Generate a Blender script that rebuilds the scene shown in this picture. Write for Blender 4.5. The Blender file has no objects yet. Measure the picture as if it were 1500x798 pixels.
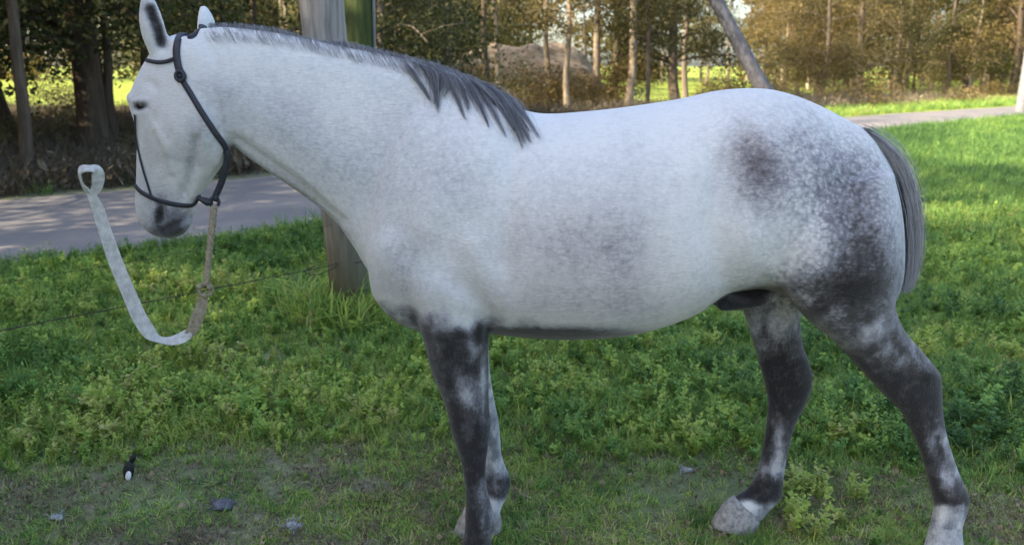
import bpy, math, random, os
import numpy as np
from mathutils import Vector, Matrix
from mathutils.bvhtree import BVHTree

random.seed(7); rng = np.random.default_rng(7)
SC = bpy.context.scene
COL = SC.collection

# ------------------------------------------------------------------ camera
H, F, PITCH = 1.65, 1200.0, math.radians(14.2)
cd = bpy.data.cameras.new('camera'); cam = bpy.data.objects.new('camera', cd); COL.objects.link(cam)
cam.location = (0, 0, H); cam.rotation_euler = (math.pi/2 - PITCH, 0, 0)
cd.sensor_width = 36; cd.lens = F/1500*36; cd.clip_start = .05; cd.clip_end = 2000
cd.dof.use_dof = True; cd.dof.focus_distance = 2.7; cd.dof.aperture_fstop = 3.4
SC.camera = cam

# ------------------------------------------------------------------ light
SUN_EL, SUN_AZ = math.radians(31), math.atan2(-.46, -.89)      # direction towards the sun (x,y)
sx, sy = math.cos(SUN_AZ)*math.cos(SUN_EL), math.sin(SUN_AZ)*math.cos(SUN_EL)
S = Vector((sx, sy, math.sin(SUN_EL)))
w = bpy.data.worlds.new('World'); SC.world = w; w.use_nodes = True
nt = w.node_tree; bg = nt.nodes['Background']
sky = nt.nodes.new('ShaderNodeTexSky'); sky.sky_type = 'NISHITA'; sky.sun_disc = False
sky.sun_elevation = SUN_EL; sky.sun_rotation = math.atan2(sx, sy); sky.dust_density = 2.5
nt.links.new(sky.outputs[0], bg.inputs[0]); bg.inputs[1].default_value = 0.15
ld = bpy.data.lights.new('sun', 'SUN'); ld.energy = 3.9; ld.angle = math.radians(.6); ld.color = (1, .86, .66)
sun = bpy.data.objects.new('sun', ld); COL.objects.link(sun)
sun.rotation_euler = S.to_track_quat('Z', 'Y').to_euler()
SC.view_settings.view_transform = 'Standard'; SC.view_settings.look = 'None'
SC.view_settings.exposure = 1.74; SC.view_settings.gamma = 1.0
SC.cycles.max_bounces = 6; SC.cycles.transparent_max_bounces = 8

QUICK = False

# ------------------------------------------------------------------ helpers
FW = np.array([0, math.cos(PITCH), -math.sin(PITCH)]); UP = np.array([0, math.sin(PITCH), math.cos(PITCH)])
def ray(px, py): return FW + np.array([1., 0, 0])*(px-750)/F - UP*(py-399)/F
def P(px, py, Y, tana=0.0, xp=0.0):
    """point of the upright plane y = Y - (x-xp)*tana that shows at a pixel of the photograph"""
    d = ray(px, py); t = (Y + xp*tana)/(d[1] + d[0]*tana)
    return np.array([0, 0, H]) + d*t
def G(px, py, z=0.0):
    d = ray(px, py); return np.array([0, 0, H]) + d*((z-H)/d[2])
def proj(v):
    q = v - np.array([0, 0, H]); dz = q@FW
    return 750 + F*q[:, 0]/dz, 399 - F*(q@UP)/dz

def link(o, parent=None):
    COL.objects.link(o)
    if parent is not None: o.parent = parent
    return o
def tag(o, label=None, cat=None, group=None, kind=None):
    for k, v in (('label', label), ('category', cat), ('group', group), ('kind', kind)):
        if v: o[k] = v
    return o
def mesh(name, verts, faces, mat=None, parent=None, smooth=True, attrs=None):
    me = bpy.data.meshes.new(name)
    verts = np.asarray(verts, dtype=np.float32)
    if isinstance(faces, np.ndarray) and faces.ndim == 2:
        n, k = faces.shape
        me.vertices.add(len(verts)); me.vertices.foreach_set('co', verts.ravel())
        me.loops.add(n*k); me.loops.foreach_set('vertex_index', faces.astype(np.int32).ravel())
        me.polygons.add(n); me.polygons.foreach_set('loop_start', np.arange(0, n*k, k, dtype=np.int32))
        me.update(calc_edges=True)
    else:
        me.from_pydata([tuple(map(float, v)) for v in verts], [], [tuple(int(i) for i in f) for f in faces]); me.update()
    if smooth: me.polygons.foreach_set('use_smooth', np.ones(len(me.polygons), dtype=bool))
    if attrs:
        for k, a in attrs.items():
            a = np.asarray(a, dtype=np.float32)
            if a.ndim == 1:
                at = me.attributes.new(k, 'FLOAT', 'POINT'); at.data.foreach_set('value', a)
            else:
                at = me.attributes.new(k, 'FLOAT_COLOR', 'POINT'); at.data.foreach_set('color', a.ravel())
    if mat: me.materials.append(mat)
    o = bpy.data.objects.new(name, me)
    return link(o, parent)
def empty(name, loc=(0, 0, 0)):
    o = bpy.data.objects.new(name, None); COL.objects.link(o); o.location = loc; return o

class M:
    """node material builder"""
    def __init__(s, name, rough=.8, spec=.3):
        s.m = bpy.data.materials.new(name); s.m.use_nodes = True; s.t = s.m.node_tree
        s.b = s.t.nodes['Principled BSDF']; s.b.inputs['Roughness'].default_value = rough
        s.b.inputs['Specular IOR Level'].default_value = spec
    def n(s, t, **k):
        q = s.t.nodes.new(t)
        for a, v in k.items(): setattr(q, a, v)
        return q
    def l(s, a, b): s.t.links.new(a, b)
    def noise(s, scale, detail=4, coord=None, rough=.6, vec=None):
        q = s.n('ShaderNodeTexNoise'); q.inputs['Scale'].default_value = scale; q.inputs['Detail'].default_value = detail
        q.inputs['Roughness'].default_value = rough
        if vec is not None: s.l(vec, q.inputs['Vector'])
        else: s.l(s.coord(coord or 'Object'), q.inputs['Vector'])
        return q.outputs['Fac']
    def coord(s, c='Object'): return s.n('ShaderNodeTexCoord').outputs[c]
    def scaled(s, sc, coord='Object'):
        q = s.n('ShaderNodeMapping'); q.inputs['Scale'].default_value = sc; s.l(s.coord(coord), q.inputs['Vector']); return q.outputs[0]
    def ramp(s, fac, stops):
        q = s.n('ShaderNodeValToRGB'); e = q.color_ramp.elements
        while len(e) < len(stops): e.new(.5)
        for el, (p, c) in zip(e, stops):
            el.position = p; el.color = (*c, 1) if len(c) == 3 else c
        s.l(fac, q.inputs[0]); return q.outputs[0]
    def mix(s, f, a, b, mode='MIX'):
        q = s.n('ShaderNodeMix', data_type='RGBA', blend_type=mode)
        for sock, v in ((q.inputs[0], f), (q.inputs[6], a), (q.inputs[7], b)):
            if hasattr(v, 'is_linked'): s.l(v, sock)
            elif isinstance(v, (int, float)): sock.default_value = v if sock.type == 'VALUE' else (v, v, v, 1)
            else: sock.default_value = (*v, 1)
        return q.outputs[2]
    def math(s, op, a, b=0., c=None, clamp=False):
        q = s.n('ShaderNodeMath', operation=op, use_clamp=clamp)
        for i, v in enumerate((a, b, c)):
            if v is None: continue
            if hasattr(v, 'is_linked'): s.l(v, q.inputs[i])
            else: q.inputs[i].default_value = v
        return q.outputs[0]
    def attr(s, name, typ='GEOMETRY', out='Fac'):
        q = s.n('ShaderNodeAttribute', attribute_name=name, attribute_type=typ); return q.outputs[out]
    def bump(s, h, strength=.3, dist=.01):
        q = s.n('ShaderNodeBump'); q.inputs['Strength'].default_value = strength; q.inputs['Distance'].default_value = dist
        s.l(h, q.inputs['Height']); s.l(q.outputs[0], s.b.inputs['Normal']); return s
    def col(s, c):
        if hasattr(c, 'is_linked'): s.l(c, s.b.inputs['Base Color'])
        else: s.b.inputs['Base Color'].default_value = (*c, 1)
        return s
    def translucent(s, c, f):
        tr = s.n('ShaderNodeBsdfTranslucent'); mx = s.n('ShaderNodeMixShader'); mx.inputs[0].default_value = f
        s.l(c, tr.inputs['Color']); s.l(s.b.outputs[0], mx.inputs[1]); s.l(tr.outputs[0], mx.inputs[2])
        s.l(mx.outputs[0], s.t.nodes['Material Output'].inputs['Surface']); return s

def simple(name, base, rough=.8, var=.25, scale=20, bump=.3, dist=.004, spec=.3, coord='Object'):
    m = M(name, rough, spec); nz = m.noise(scale, 5, coord)
    lo = tuple(c*(1-var) for c in base); hi = tuple(min(1, c*(1+var)) for c in base)
    m.col(m.ramp(nz, [(.3, lo), (.7, hi)])); m.bump(m.noise(scale*3, 4, coord), bump, dist); return m.m

def catmull(a, sub):
    a = np.asarray(a, float); n = len(a); out = []
    for i in range(n-1):
        p0, p1, p2, p3 = a[max(i-1, 0)], a[i], a[i+1], a[min(i+2, n-1)]
        for k in range(sub):
            t = k/sub
            out.append(.5*((2*p1)+(-p0+p2)*t+(2*p0-5*p1+4*p2-p3)*t*t+(-p0+3*p1-3*p2+p3)*t**3))
    out.append(a[-1]); return np.array(out)

class MB:
    def __init__(s): s.v = []; s.f = []; s.n = 0; s.c = []
    def add(s, v, f, c=None):
        v = np.asarray(v, float); s.v.append(v); s.f += [tuple(i+s.n for i in q) for q in f]; s.n += len(v)
        s.c.append(np.full(len(v), 0.5 if c is None else c))
    def tube(s, pts, rad, seg=6, c=None, flat=None, cap=True):
        """round or flattened (flat = (normal dir, thickness factor)) tube along a polyline"""
        pts = np.asarray(pts, float); n = len(pts); rad = np.broadcast_to(rad, (n,))
        tg = np.gradient(pts, axis=0); tg /= np.linalg.norm(tg, axis=1)[:, None]+1e-9
        ref = np.array([0, 0, 1.]) if abs(tg[0][2]) < .9 else np.array([1., 0, 0])
        V = []; u = None
        for i in range(n):
            if flat is not None:
                nrm = np.asarray(flat[0], float); nrm = nrm[i] if nrm.ndim == 2 else nrm
                nn = nrm - tg[i]*np.dot(nrm, tg[i]); nn /= np.linalg.norm(nn)+1e-9; uu = np.cross(tg[i], nn); k = flat[1]
            else:
                if u is None: u = np.cross(tg[i], ref)
                u = u - tg[i]*np.dot(u, tg[i]); u /= np.linalg.norm(u)+1e-9; uu = u; nn = np.cross(tg[i], uu); k = 1
            for j in range(seg):
                a = 2*math.pi*j/seg; V.append(pts[i] + uu*math.cos(a)*rad[i] + nn*math.sin(a)*rad[i]*k)
        Fc = [(i*seg+j, i*seg+(j+1) % seg, (i+1)*seg+(j+1) % seg, (i+1)*seg+j) for i in range(n-1) for j in range(seg)]
        if cap: Fc += [tuple(range(seg))[::-1], tuple(range((n-1)*seg, n*seg))]
        s.add(V, Fc, c)
    def build(s, name, mat, parent=None, smooth=True, attr=False):
        V = np.concatenate(s.v)
        return mesh(name, V, s.f, mat, parent, smooth, {'tint': np.concatenate(s.c)} if attr else None)

def loft(stations, sub=4, seg=32, egg=0.0, ex=2.0):
    """stations: (front/top point, back/bottom point, lateral half vector)"""
    A = catmull([np.concatenate([a, b, np.asarray(l)]) for a, b, l in stations], sub)
    V = []; Fc = []
    th = np.linspace(0, 2*math.pi, seg, endpoint=False)
    cs, sn = np.cos(th), np.sin(th)
    cs2 = np.sign(cs)*np.abs(cs)**(2/ex); sn2 = np.sign(sn)*np.abs(sn)**(2/ex)
    for r in A:
        a, b, l = r[:3], r[3:6], r[6:9]; c = (a+b)/2; h = (a-b)/2
        V.append(c + cs2[:, None]*h + (sn2*(1-egg*cs))[:, None]*l)
    V = np.concatenate(V); n = len(A)
    for i in range(n-1):
        for j in range(seg):
            Fc.append((i*seg+j, (i+1)*seg+j, (i+1)*seg+(j+1) % seg, i*seg+(j+1) % seg))
    Fc += [tuple(range(seg)), tuple(range((n-1)*seg, n*seg))[::-1]]
    return V, Fc

# ------------------------------------------------------------------ setting: ground, road, bank
NEAR = [(-30, -14), (-4.4, 6.85), (-1.9, 8.7), (10.2, 21.7), (16, 26.4), (60, 58)]
FAR = [(-34, -9), (-6.4, 10.1), (-3.9, 12.3), (10.4, 26.6), (18, 32.5), (60, 62)]
nX = lambda x: np.interp(x, [p[0] for p in NEAR], [p[1] for p in NEAR])
fX = lambda x: np.interp(x, [p[0] for p in FAR], [p[1] for p in FAR])

def vnoise(x, y, seed=0):
    r = np.random.default_rng(seed); T = r.random((64, 64))
    xi = np.floor(x).astype(int); yi = np.floor(y).astype(int); fx = x-xi; fy = y-yi
    fx = fx*fx*(3-2*fx); fy = fy*fy*(3-2*fy); g = lambda a, b: T[a % 64, b % 64]
    return (g(xi, yi)*(1-fx)+g(xi+1, yi)*fx)*(1-fy)+(g(xi, yi+1)*(1-fx)+g(xi+1, yi+1)*fx)*fy

m = M('soil', .95, .1)
big = m.noise(.35, 3); fine = m.noise(14, 6); farm = m.n('ShaderNodeSeparateXYZ'); m.l(m.coord('Object'), farm.inputs[0])
near_c = m.ramp(fine, [(.25, (.14, .14, .085)), (.5, (.25, .24, .155)), (.8, (.42, .385, .28))])
grassc = m.ramp(m.noise(5, 6), [(.25, (.045, .08, .015)), (.75, (.14, .20, .04))])
meadow = m.ramp(m.noise(.8, 6), [(.3, (.20, .27, .04)), (.7, (.34, .38, .07))])
dist = m.math('MULTIPLY_ADD', farm.outputs[1], .12, -3.0, clamp=True)
c = m.mix(m.math('MULTIPLY_ADD', big, 3, -1.2, clamp=True), near_c, grassc)
m.col(m.mix(dist, c, meadow)); m.bump(fine, .6, .02)
soil = m.m
def ground_patch():
    xs = np.concatenate([np.linspace(-700, -40, 12), np.linspace(-36, -8, 15), np.linspace(-7, 7, 71), np.linspace(8, 40, 17), np.linspace(50, 700, 12)])
    ys = np.concatenate([np.linspace(-300, -10, 8), np.linspace(-6, 1, 6), np.linspace(1.2, 12, 70), np.linspace(13, 60, 30), np.linspace(70, 900, 14)])
    X, Y = np.meshgrid(xs, ys)
    Z = (vnoise(X*1.3, Y*1.3, 3)-.5)*.035*((np.abs(X) < 8) & (Y > 1) & (Y < 12))
    d = np.minimum(np.abs(Y-nX(X)), np.abs(Y-fX(X))); onroad = (Y > nX(X)-1.2) & (Y < fX(X)+1.2)
    Z = np.where(onroad, 0, Z)-.004
    V = np.stack([X, Y, Z], -1).reshape(-1, 3); w_ = len(xs)
    i, j = np.meshgrid(np.arange(len(ys)-1), np.arange(w_-1), indexing='ij'); a = (i*w_+j).ravel()
    return V, np.stack([a, a+1, a+w_+1, a+w_], 1)
V, Fq = ground_patch()
tag(mesh('ground', V, Fq, soil), 'grassy ground running from the horse to the wood', kind='structure')

m = M('asphalt', .9, .25)
g1 = m.noise(60, 5); u = m.attr('u'); pn = m.noise(.9, 5)
asp = m.ramp(g1, [(.3, (.13, .125, .125)), (.7, (.23, .22, .218))])
pat = m.mix(m.ramp(pn, [(.45, (0, 0, 0)), (.62, (.55, .55, .55))]), asp, (.27, .24, .22))
edge = m.math('ABSOLUTE', m.math('SUBTRACT', u, .5))
em = m.math('MULTIPLY_ADD', m.math('ADD', edge, m.math('MULTIPLY', pn, .25)), 7, -3.6, clamp=True)
m.col(m.mix(m.math('MAXIMUM', em, m.math('MULTIPLY', m.attr('sand'), m.math('MULTIPLY_ADD', pn, 2.2, -.55, clamp=True))), pat, (.32, .275, .245))); m.bump(g1, .4, .006)
asphalt = m.m
xs = np.concatenate([np.linspace(-30, -8, 12), np.linspace(-7.5, 20, 60), np.linspace(21, 60, 12)])
V = []; U = []
for k, x in enumerate(xs):
    a = np.array([x, nX(x), 0]); b = np.array([x-2.2, fX(x-2.2), 0])
    for t in np.linspace(0, 1, 9):
        p = a*(1-t)+b*t; jit = (vnoise(np.array([x*1.7]), np.array([t*9]), 5)[0]-.5)*.35*(t in (0., 1.))
        V.append((p[0], p[1]+jit, .004+.05*(1-(2*t-1)**2)-.002)); U.append(t)
Fc = [(k*9+j, (k+1)*9+j, (k+1)*9+j+1, k*9+j+1) for k in range(len(xs)-1) for j in range(8)]
tag(mesh('road', V, Fc, asphalt, attrs={'u': U, 'sand': [float(np.clip((.55-u__)*4, 0, 1)*np.clip((-1.2-v__[0])/2, 0, 1)+.55*np.clip((v__[0]-6)/4, 0, 1)) for u__, v__ in zip(U, V)]}), 'narrow grey asphalt road with sandy edges behind the horse', kind='structure')

# pale earth bank in the clearing
m = M('dry_earth', .95, .1)
m.col(m.ramp(m.noise(3, 6), [(.3, (.17, .12, .07)), (.6, (.40, .31, .21)), (.8, (.55, .45, .33))])); m.bump(m.noise(6, 6), .8, .15)
dry_earth = m.m
nu, nv = 60, 24; V = []
for i in range(nu):
    for j in range(nv):
        u_, v_ = i/(nu-1)*2-1, j/(nv-1)*2-1
        hgt = 2.45*max(0, 1-abs(u_)**7)*max(0, 1-v_*v_)**.6*(.82+.3*vnoise(np.array([u_*6.]), np.array([v_*4.]), 9)[0])
        V.append((-.8+u_*5.2, 37+v_*3.2+u_*1.5, hgt-.05))
Fc = [(i*nv+j, (i+1)*nv+j, (i+1)*nv+j+1, i*nv+j+1) for i in range(nu-1) for j in range(nv-1)]
tag(mesh('earth_bank', V, Fc, dry_earth), 'low pale earth bank among the trees', kind='structure')

# ------------------------------------------------------------------ the horse
YC = 2.56
lat = lambda w: np.array([0, -w, 0])
parts = []
# trunk, vertical slices: x, top, bottom, half width
torso = [(1310, 292, 425, .075), (1292, 236, 448, .15), (1262, 190, 456, .21), (1222, 166, 452, .245), (1180, 146, 440, .27), (1140, 133, 426, .282), (1100, 129, 416, .288),
         (1050, 133, 428, .285), (1000, 144, 458, .290), (930, 155, 480, .305), (860, 163, 488, .31), (790, 166, 488, .295),
         (735, 150, 484, .272), (685, 136, 484, .255), (635, 134, 484, .235), (595, 150, 474, .20), (568, 190, 455, .165), (548, 250, 430, .12)]
parts.append(loft([(P(x, a, YC), P(x, b, YC), lat(w_)) for x, a, b, w_ in torso], 4, 44, .10, 2.15))
# neck
neck = [((770, 165), (640, 470), .15), ((735, 142), (580, 440), .155), ((690, 117), (545, 400), .142), ((635, 97), (520, 362), .122), ((570, 81), (488, 322), .104),
        ((500, 67), (440, 284), .09), ((430, 52), (393, 252), .083), ((372, 43), (352, 222), .078), ((325, 39), (318, 190), .072), ((293, 42), (290, 150), .06)]
parts.append(loft([(P(*a, YC), P(*b, YC), lat(w_)) for a, b, w_ in neck], 4, 36, .12, 2.05))
# head, turned a little away
TA = math.tan(math.radians(24)); XP = P(290, 60, YC)[0]; aw = math.radians(24)
latH = lambda w: np.array([-math.sin(aw)*w, -math.cos(aw)*w, 0])
PH = lambda px, py: P(px, py, YC, TA, XP)
head = [((262, 50), (315, 62), .045), ((243, 62), (330, 92), .07), ((224, 88), (338, 130), .086), ((210, 118), (340, 168), .098), ((203, 145), (338, 198), .102),
        ((210, 172), (331, 222), .096), ((212, 200), (320, 244), .084), ((209, 228), (306, 266), .070), ((207, 252), (293, 284), .060), ((205, 276), (284, 300), .054),
        ((204, 298), (280, 314), .052), ((208, 317), (278, 326), .050), ((216, 331), (272, 338), .043), ((226, 341), (263, 346), .030), ((238, 347), (253, 349), .014)]
parts.append(loft([(PH(*a), PH(*b), latH(w_)) for a, b, w_ in head], 4, 36, -.12, 2.2))
# brow over each eye
def blob(c, ax, n=14):
    V = []; F_ = []; c = np.asarray(c)
    for i in range(n+1):
        t = math.pi*i/n
        for j in range(2*n):
            q = math.pi*j/n; V.append(c + ax[0]*math.sin(t)*math.cos(q) + ax[1]*math.sin(t)*math.sin(q) + ax[2]*math.cos(t))
    for i in range(n):
        for j in range(2*n): F_.append((i*2*n+j, (i+1)*2*n+j, (i+1)*2*n+(j+1) % (2*n), i*2*n+(j+1) % (2*n)))
    return np.array(V), F_
hd = np.array([-math.cos(aw), math.sin(aw), 0]); hl = latH(1.); hz = np.array([0, 0, 1.])
eyeN = PH(221, 151)+hl*.066; eyeF = PH(219, 153)-hl*.070
for e in (eyeN, eyeF):
    parts.append(blob(e+hz*.016-hd*.006, (hd*.030, hl*.020, hz*.022)))
# nostril rim bulge, lips
for s in (1, -1): parts.append(blob(PH(236, 318)+hl*s*.033, (hd*.034, hl*.018, hz*.04)))
parts.append(blob(PH(262, 338), (hd*.022, hl*.03, hz*.016)))
# ears
def ear(base, tip, wid, yb, facing):
    st = []; b, t = np.array(base), np.array(tip); ax = (t-b)/np.linalg.norm(t-b)
    side = np.cross(ax, facing); side /= np.linalg.norm(side)
    for k, w_ in [(0, .8), (.15, .86), (.35, 1.0), (.55, .96), (.72, .76), (.87, .46), (.97, .17)]:
        c = b+(t-b)*k+np.asarray(facing)*(.012*math.sin(k*3.1)); st.append((c-side*wid*w_, c+side*wid*w_, np.asarray(facing)*(.019*(.5+.5*w_))))
    return loft(st, 3, 20, 0, 2)
earf = np.array([-.35, -.85, .1]); earf /= np.linalg.norm(earf)
earN = ear(PH(258, 92)+hl*.05, PH(238, -14)+hl*.06, .046, 0, earf)
earB = ear(PH(276, 62)-hl*.065, PH(268, 4)-hl*.08, .034, 0, -hd)
parts += [earN, earB]
# legs: left px, left py, right px, right py, half depth, plane
def leg(rows, ex=2.1, egg=0):
    return loft([(P(a, b, Y), P(c, d, Y), lat(w_)) for a, b, c, d, w_, Y in rows], 4, 26, egg, ex)
NF = [(590, 330, 700, 330, .07, 2.45), (588, 385, 722, 385, .095, 2.42), (596, 430, 727, 425, .10, 2.405), (610, 465, 718, 465, .085, 2.405), (621, 500, 716, 500, .07, 2.41), (632, 543, 716, 543, .058, 2.42),
      (645, 575, 716, 575, .049, 2.425), (654, 600, 717, 600, .045, 2.43), (659, 622, 719, 622, .046, 2.43), (666, 647, 716, 647, .041, 2.43), (675, 675, 712, 675, .031, 2.43), (680, 705, 712, 705, .027, 2.43),
      (682, 730, 717, 730, .029, 2.43), (681, 752, 723, 752, .036, 2.43), (681, 768, 725, 770, .037, 2.43), (679, 786, 720, 790, .032, 2.43), (676, 802, 722, 806, .036, 2.425), (672, 820, 730, 824, .040, 2.42)]
FF = [(600, 400, 715, 400, .08, 2.70), (615, 450, 716, 450, .08, 2.70), (635, 500, 716, 500, .065, 2.69), (652, 545, 718, 545, .055, 2.68), (664, 585, 724, 585, .046, 2.68), (673, 615, 730, 612, .044, 2.67),
      (683, 645, 733, 640, .038, 2.67), (696, 670, 735, 665, .028, 2.67), (704, 690, 741, 684, .029, 2.67), (708, 708, 748, 702, .034, 2.67), (703, 722, 745, 722, .034, 2.67), (692, 732, 735, 742, .029, 2.66), (684, 742, 732, 757, .034, 2.66)]
NH = [(1110, 270, 1306, 250, .11, 2.42), (1112, 330, 1315, 320, .13, 2.385), (1128, 392, 1314, 375, .13, 2.375), (1156, 434, 1310, 418, .11, 2.385), (1180, 466, 1310, 452, .09, 2.40), (1219, 498, 1325, 484, .072, 2.41),
      (1255, 536, 1351, 514, .055, 2.42), (1277, 560, 1372, 541, .046, 2.425), (1300, 584, 1379, 566, .044, 2.43), (1322, 607, 1380, 596, .039, 2.43), (1341, 646, 1386, 636, .031, 2.43), (1353, 680, 1397, 672, .029, 2.43),
      (1361, 708, 1409, 702, .034, 2.43), (1366, 728, 1419, 726, .038, 2.43), (1368, 744, 1416, 748, .035, 2.43), (1364, 764, 1409, 772, .031, 2.425), (1358, 788, 1411, 796, .037, 2.42), (1353, 806, 1414, 816, .042, 2.41)]
FH = [(1070, 340, 1200, 330, .10, 2.72), (1072, 400, 1186, 390, .10, 2.72), (1087, 450, 1172, 450, .078, 2.72), (1103, 500, 1175, 500, .06, 2.72), (1114, 540, 1187, 535, .05, 2.71), (1121, 566, 1190, 560, .045, 2.71),
      (1125, 590, 1180, 590, .043, 2.71), (1123, 620, 1165, 620, .034, 2.71), (1117, 655, 1156, 655, .029, 2.71), (1111, 685, 1149, 685, .03, 2.71), (1104, 702, 1147, 706, .035, 2.71), (1095, 716, 1144, 728, .036, 2.71),
      (1084, 722, 1126, 748, .030, 2.70), (1074, 730, 1114, 762, .036, 2.70)]
for L in (NF, FF, NH, FH): parts.append(leg(L))
# far thigh and far shoulder mass, sheath
parts.append(loft([(P(1050+28, 405, 2.62), P(1150, 405, 2.62), lat(.06)), (P(1066, 424, 2.57), P(1135, 440, 2.57), lat(.05)), (P(1056, 430, 2.50), P(1092, 452, 2.50), lat(.04)), (P(1044, 443, 2.47), P(1056, 456, 2.47), lat(.022))], 4, 18))
# dock of the tail
dk = [(1250, 190), (1272, 204), (1290, 228), (1302, 258), (1308, 290)]
parts.append(loft([(P(x-9, y+7, YC), P(x+9, y-7, YC), lat(.03)) for x, y in dk], 3, 16))

V = []; Fc = []; n = 0
for v, f in parts:
    V.append(v); Fc += [tuple(i+n for i in q) for q in f]; n += len(v)
tmp = mesh('horse_tmp', np.concatenate(V), Fc)
md = tmp.modifiers.new('r', 'REMESH'); md.mode = 'VOXEL'; md.voxel_size = .0105 if QUICK else .0068; md.use_smooth_shade = True
dg = bpy.context.evaluated_depsgraph_get(); ev = tmp.evaluated_get(dg); me = bpy.data.meshes.new_from_object(ev)
bpy.data.objects.remove(tmp)
nv_ = len(me.vertices); co = np.empty(nv_*3, np.float32); me.vertices.foreach_get('co', co); co = co.reshape(-1, 3).astype(float)
ed = np.empty(len(me.edges)*2, np.int32); me.edges.foreach_get('vertices', ed); ed = ed.reshape(-1, 2)
deg = np.bincount(ed.ravel(), minlength=nv_)[:, None].astype(float)
def nb(a):
    o = np.empty_like(a)
    for k in range(a.shape[1]):
        o[:, k] = np.bincount(ed[:, 0], a[ed[:, 1], k], nv_)+np.bincount(ed[:, 1], a[ed[:, 0], k], nv_)
    return o/deg
px, py = proj(co)
def sstep(a, b, x): t = np.clip((x-a)/(b-a), 0, 1); return t*t*(3-2*t)
# joints between lofts are smoothed more than head and feet
soft = np.clip(.10+.9*sstep(300, 350, px+.3*(py-100))*(1-sstep(490, 560, py)), 0, 1)[:, None]
iters = 22 if QUICK else 46
for it in range(iters):
    co += .55*soft*(nb(co)-co); co += -.50*soft*(nb(co)-co)
for it in range(3): co += .5*(nb(co)-co); co -= .5*(nb(co)-co)
def normals():
    me.vertices.foreach_set('co', co.astype(np.float32).ravel()); me.update()
    nn = np.empty(nv_*3, np.float32); me.vertex_normals.foreach_get('vector', nn); return nn.reshape(-1, 3)
px, py = proj(co); NN = normals(); near = sstep(.0, .35, -NN[:, 1])
D = np.zeros(nv_)
def seg_d(x, y, pts):
    best = np.full(len(x), 1e9)
    for (ax, ay), (bx, by) in zip(pts[:-1], pts[1:]):
        dx, dy = bx-ax, by-ay; t = np.clip(((x-ax)*dx+(y-ay)*dy)/(dx*dx+dy*dy+1e-9), 0, 1)
        best = np.minimum(best, np.hypot(x-ax-t*dx, y-ay-t*dy))
    return best
def crease(pts, r, amt, Y=None):
    global D
    g = np.exp(-(seg_d(px, py, pts)/r)**2)*amt
    if Y is not None: g = g*(co[:, 1] < Y)
    D += g
def gb0(cx, cy, rx, ry): return np.exp(-(((px-cx)/rx)**2+((py-cy)/ry)**2))
# muscles (metres, + outwards; radius in px of the photograph)
crease([(735, 165), (690, 240), (630, 330)], 24, .010)          # spine of the shoulder blade
crease([(760, 200), (745, 290), (738, 380)], 18, -.012)         # behind the shoulder
crease([(640, 180), (600, 260), (585, 330)], 20, -.009)         # in front of the shoulder
crease([(560, 370), (590, 400), (640, 410)], 26, .012)          # point of the shoulder, arm
crease([(690, 360), (715, 410), (735, 440)], 22, .012)          # triceps, elbow
crease([(722, 452), (712, 500)], 6, -.008, 2.5)
crease([(610, 460), (650, 452), (690, 470)], 14, -.006)
crease([(345, 205), (430, 265), (500, 325)], 9, -.010)          # jugular groove
crease([(330, 130), (420, 190), (520, 260)], 24, .005)
crease([(1060, 250), (1040, 330), (1062, 400)], 28, -.017)      # flank
crease([(1105, 190), (1120, 215)], 20, .012)                    # point of the hip
crease([(1085, 400), (1100, 350)], 24, .010)                    # stifle
crease([(1225, 190), (1250, 280), (1245, 360), (1220, 430)], 18, -.008)
crease([(1290, 260), (1296, 340), (1290, 400)], 16, .008)
crease([(1130, 395), (1170, 440), (1230, 480)], 16, .008)
for k in range(7): crease([(800+k*30, 250), (790+k*34, 330), (800+k*36, 410)], 7, -.0016)
crease([(1235, 515), (1300, 545), (1350, 560)], 7, -.004, 2.56)
crease([(1345, 540), (1374, 552)], 8, .005, 2.56)
crease([(1360, 600), (1372, 650), (1386, 700)], 5, -.003, 2.56)
crease([(668, 600), (672, 630)], 10, .003, 2.56)
crease([(700, 660), (702, 735)], 4, -.003, 2.56)
for yy, a_, xx in ((552, .006, 1362), (724, .006, 1398), (702, .005, 1128), (548, .005, 1168)): D += a_*gb0(xx, yy, 11, 10)
D += .005*gb0(690, 618, 16, 16)+.004*gb0(702, 768, 14, 12)+.006*gb0(700, 520, 14, 34)-.004*gb0(672, 540, 7, 40)
crease([(1300, 440), (1318, 500), (1352, 545)], 6, .005, 2.56); crease([(1290, 460), (1305, 500), (1335, 540)], 5, -.004, 2.56)
crease([(1384, 640), (1398, 690)], 4, .003, 2.56); crease([(1372, 640), (1386, 695)], 3, -.0035, 2.56)
crease([(712, 655), (716, 740)], 4, .003, 2.56); crease([(1150, 600), (1145, 690)], 4, .003); crease([(1140, 610), (1134, 690)], 4, -.003)
# head
crease([(228, 188), (244, 215), (252, 250)], 6, .008)           # facial crest
crease([(330, 130), (334, 190), (318, 238)], 8, .006)
crease([(288, 130), (318, 170), (324, 205)], 8, -.004)
crease([(286, 205), (280, 245), (270, 285)], 7, -.011); D += .010*gb0(305, 190, 24, 36)-.008*gb0(258, 240, 16, 26)
crease([(302, 205), (296, 250), (284, 285)], 6, .006)
crease([(222, 170), (226, 240)], 10, -.004)
crease([(218, 122), (226, 128)], 7, -.006)                      # hollow above the eye
crease([(234, 300), (236, 322)], 5.5, -.013)                    # nostril
crease([(226, 300), (229, 325)], 4, .005); crease([(243, 300), (244, 322)], 4, .003)
crease([(238, 336), (258, 326), (276, 315)], 3.0, -.010); crease([(250, 340), (266, 333), (276, 326)], 5, .006)        # mouth
crease([(199, 156), (211, 156)], 4.5, -.010); crease([(201, 165), (213, 163)], 3, .004)                    # eye socket
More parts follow.
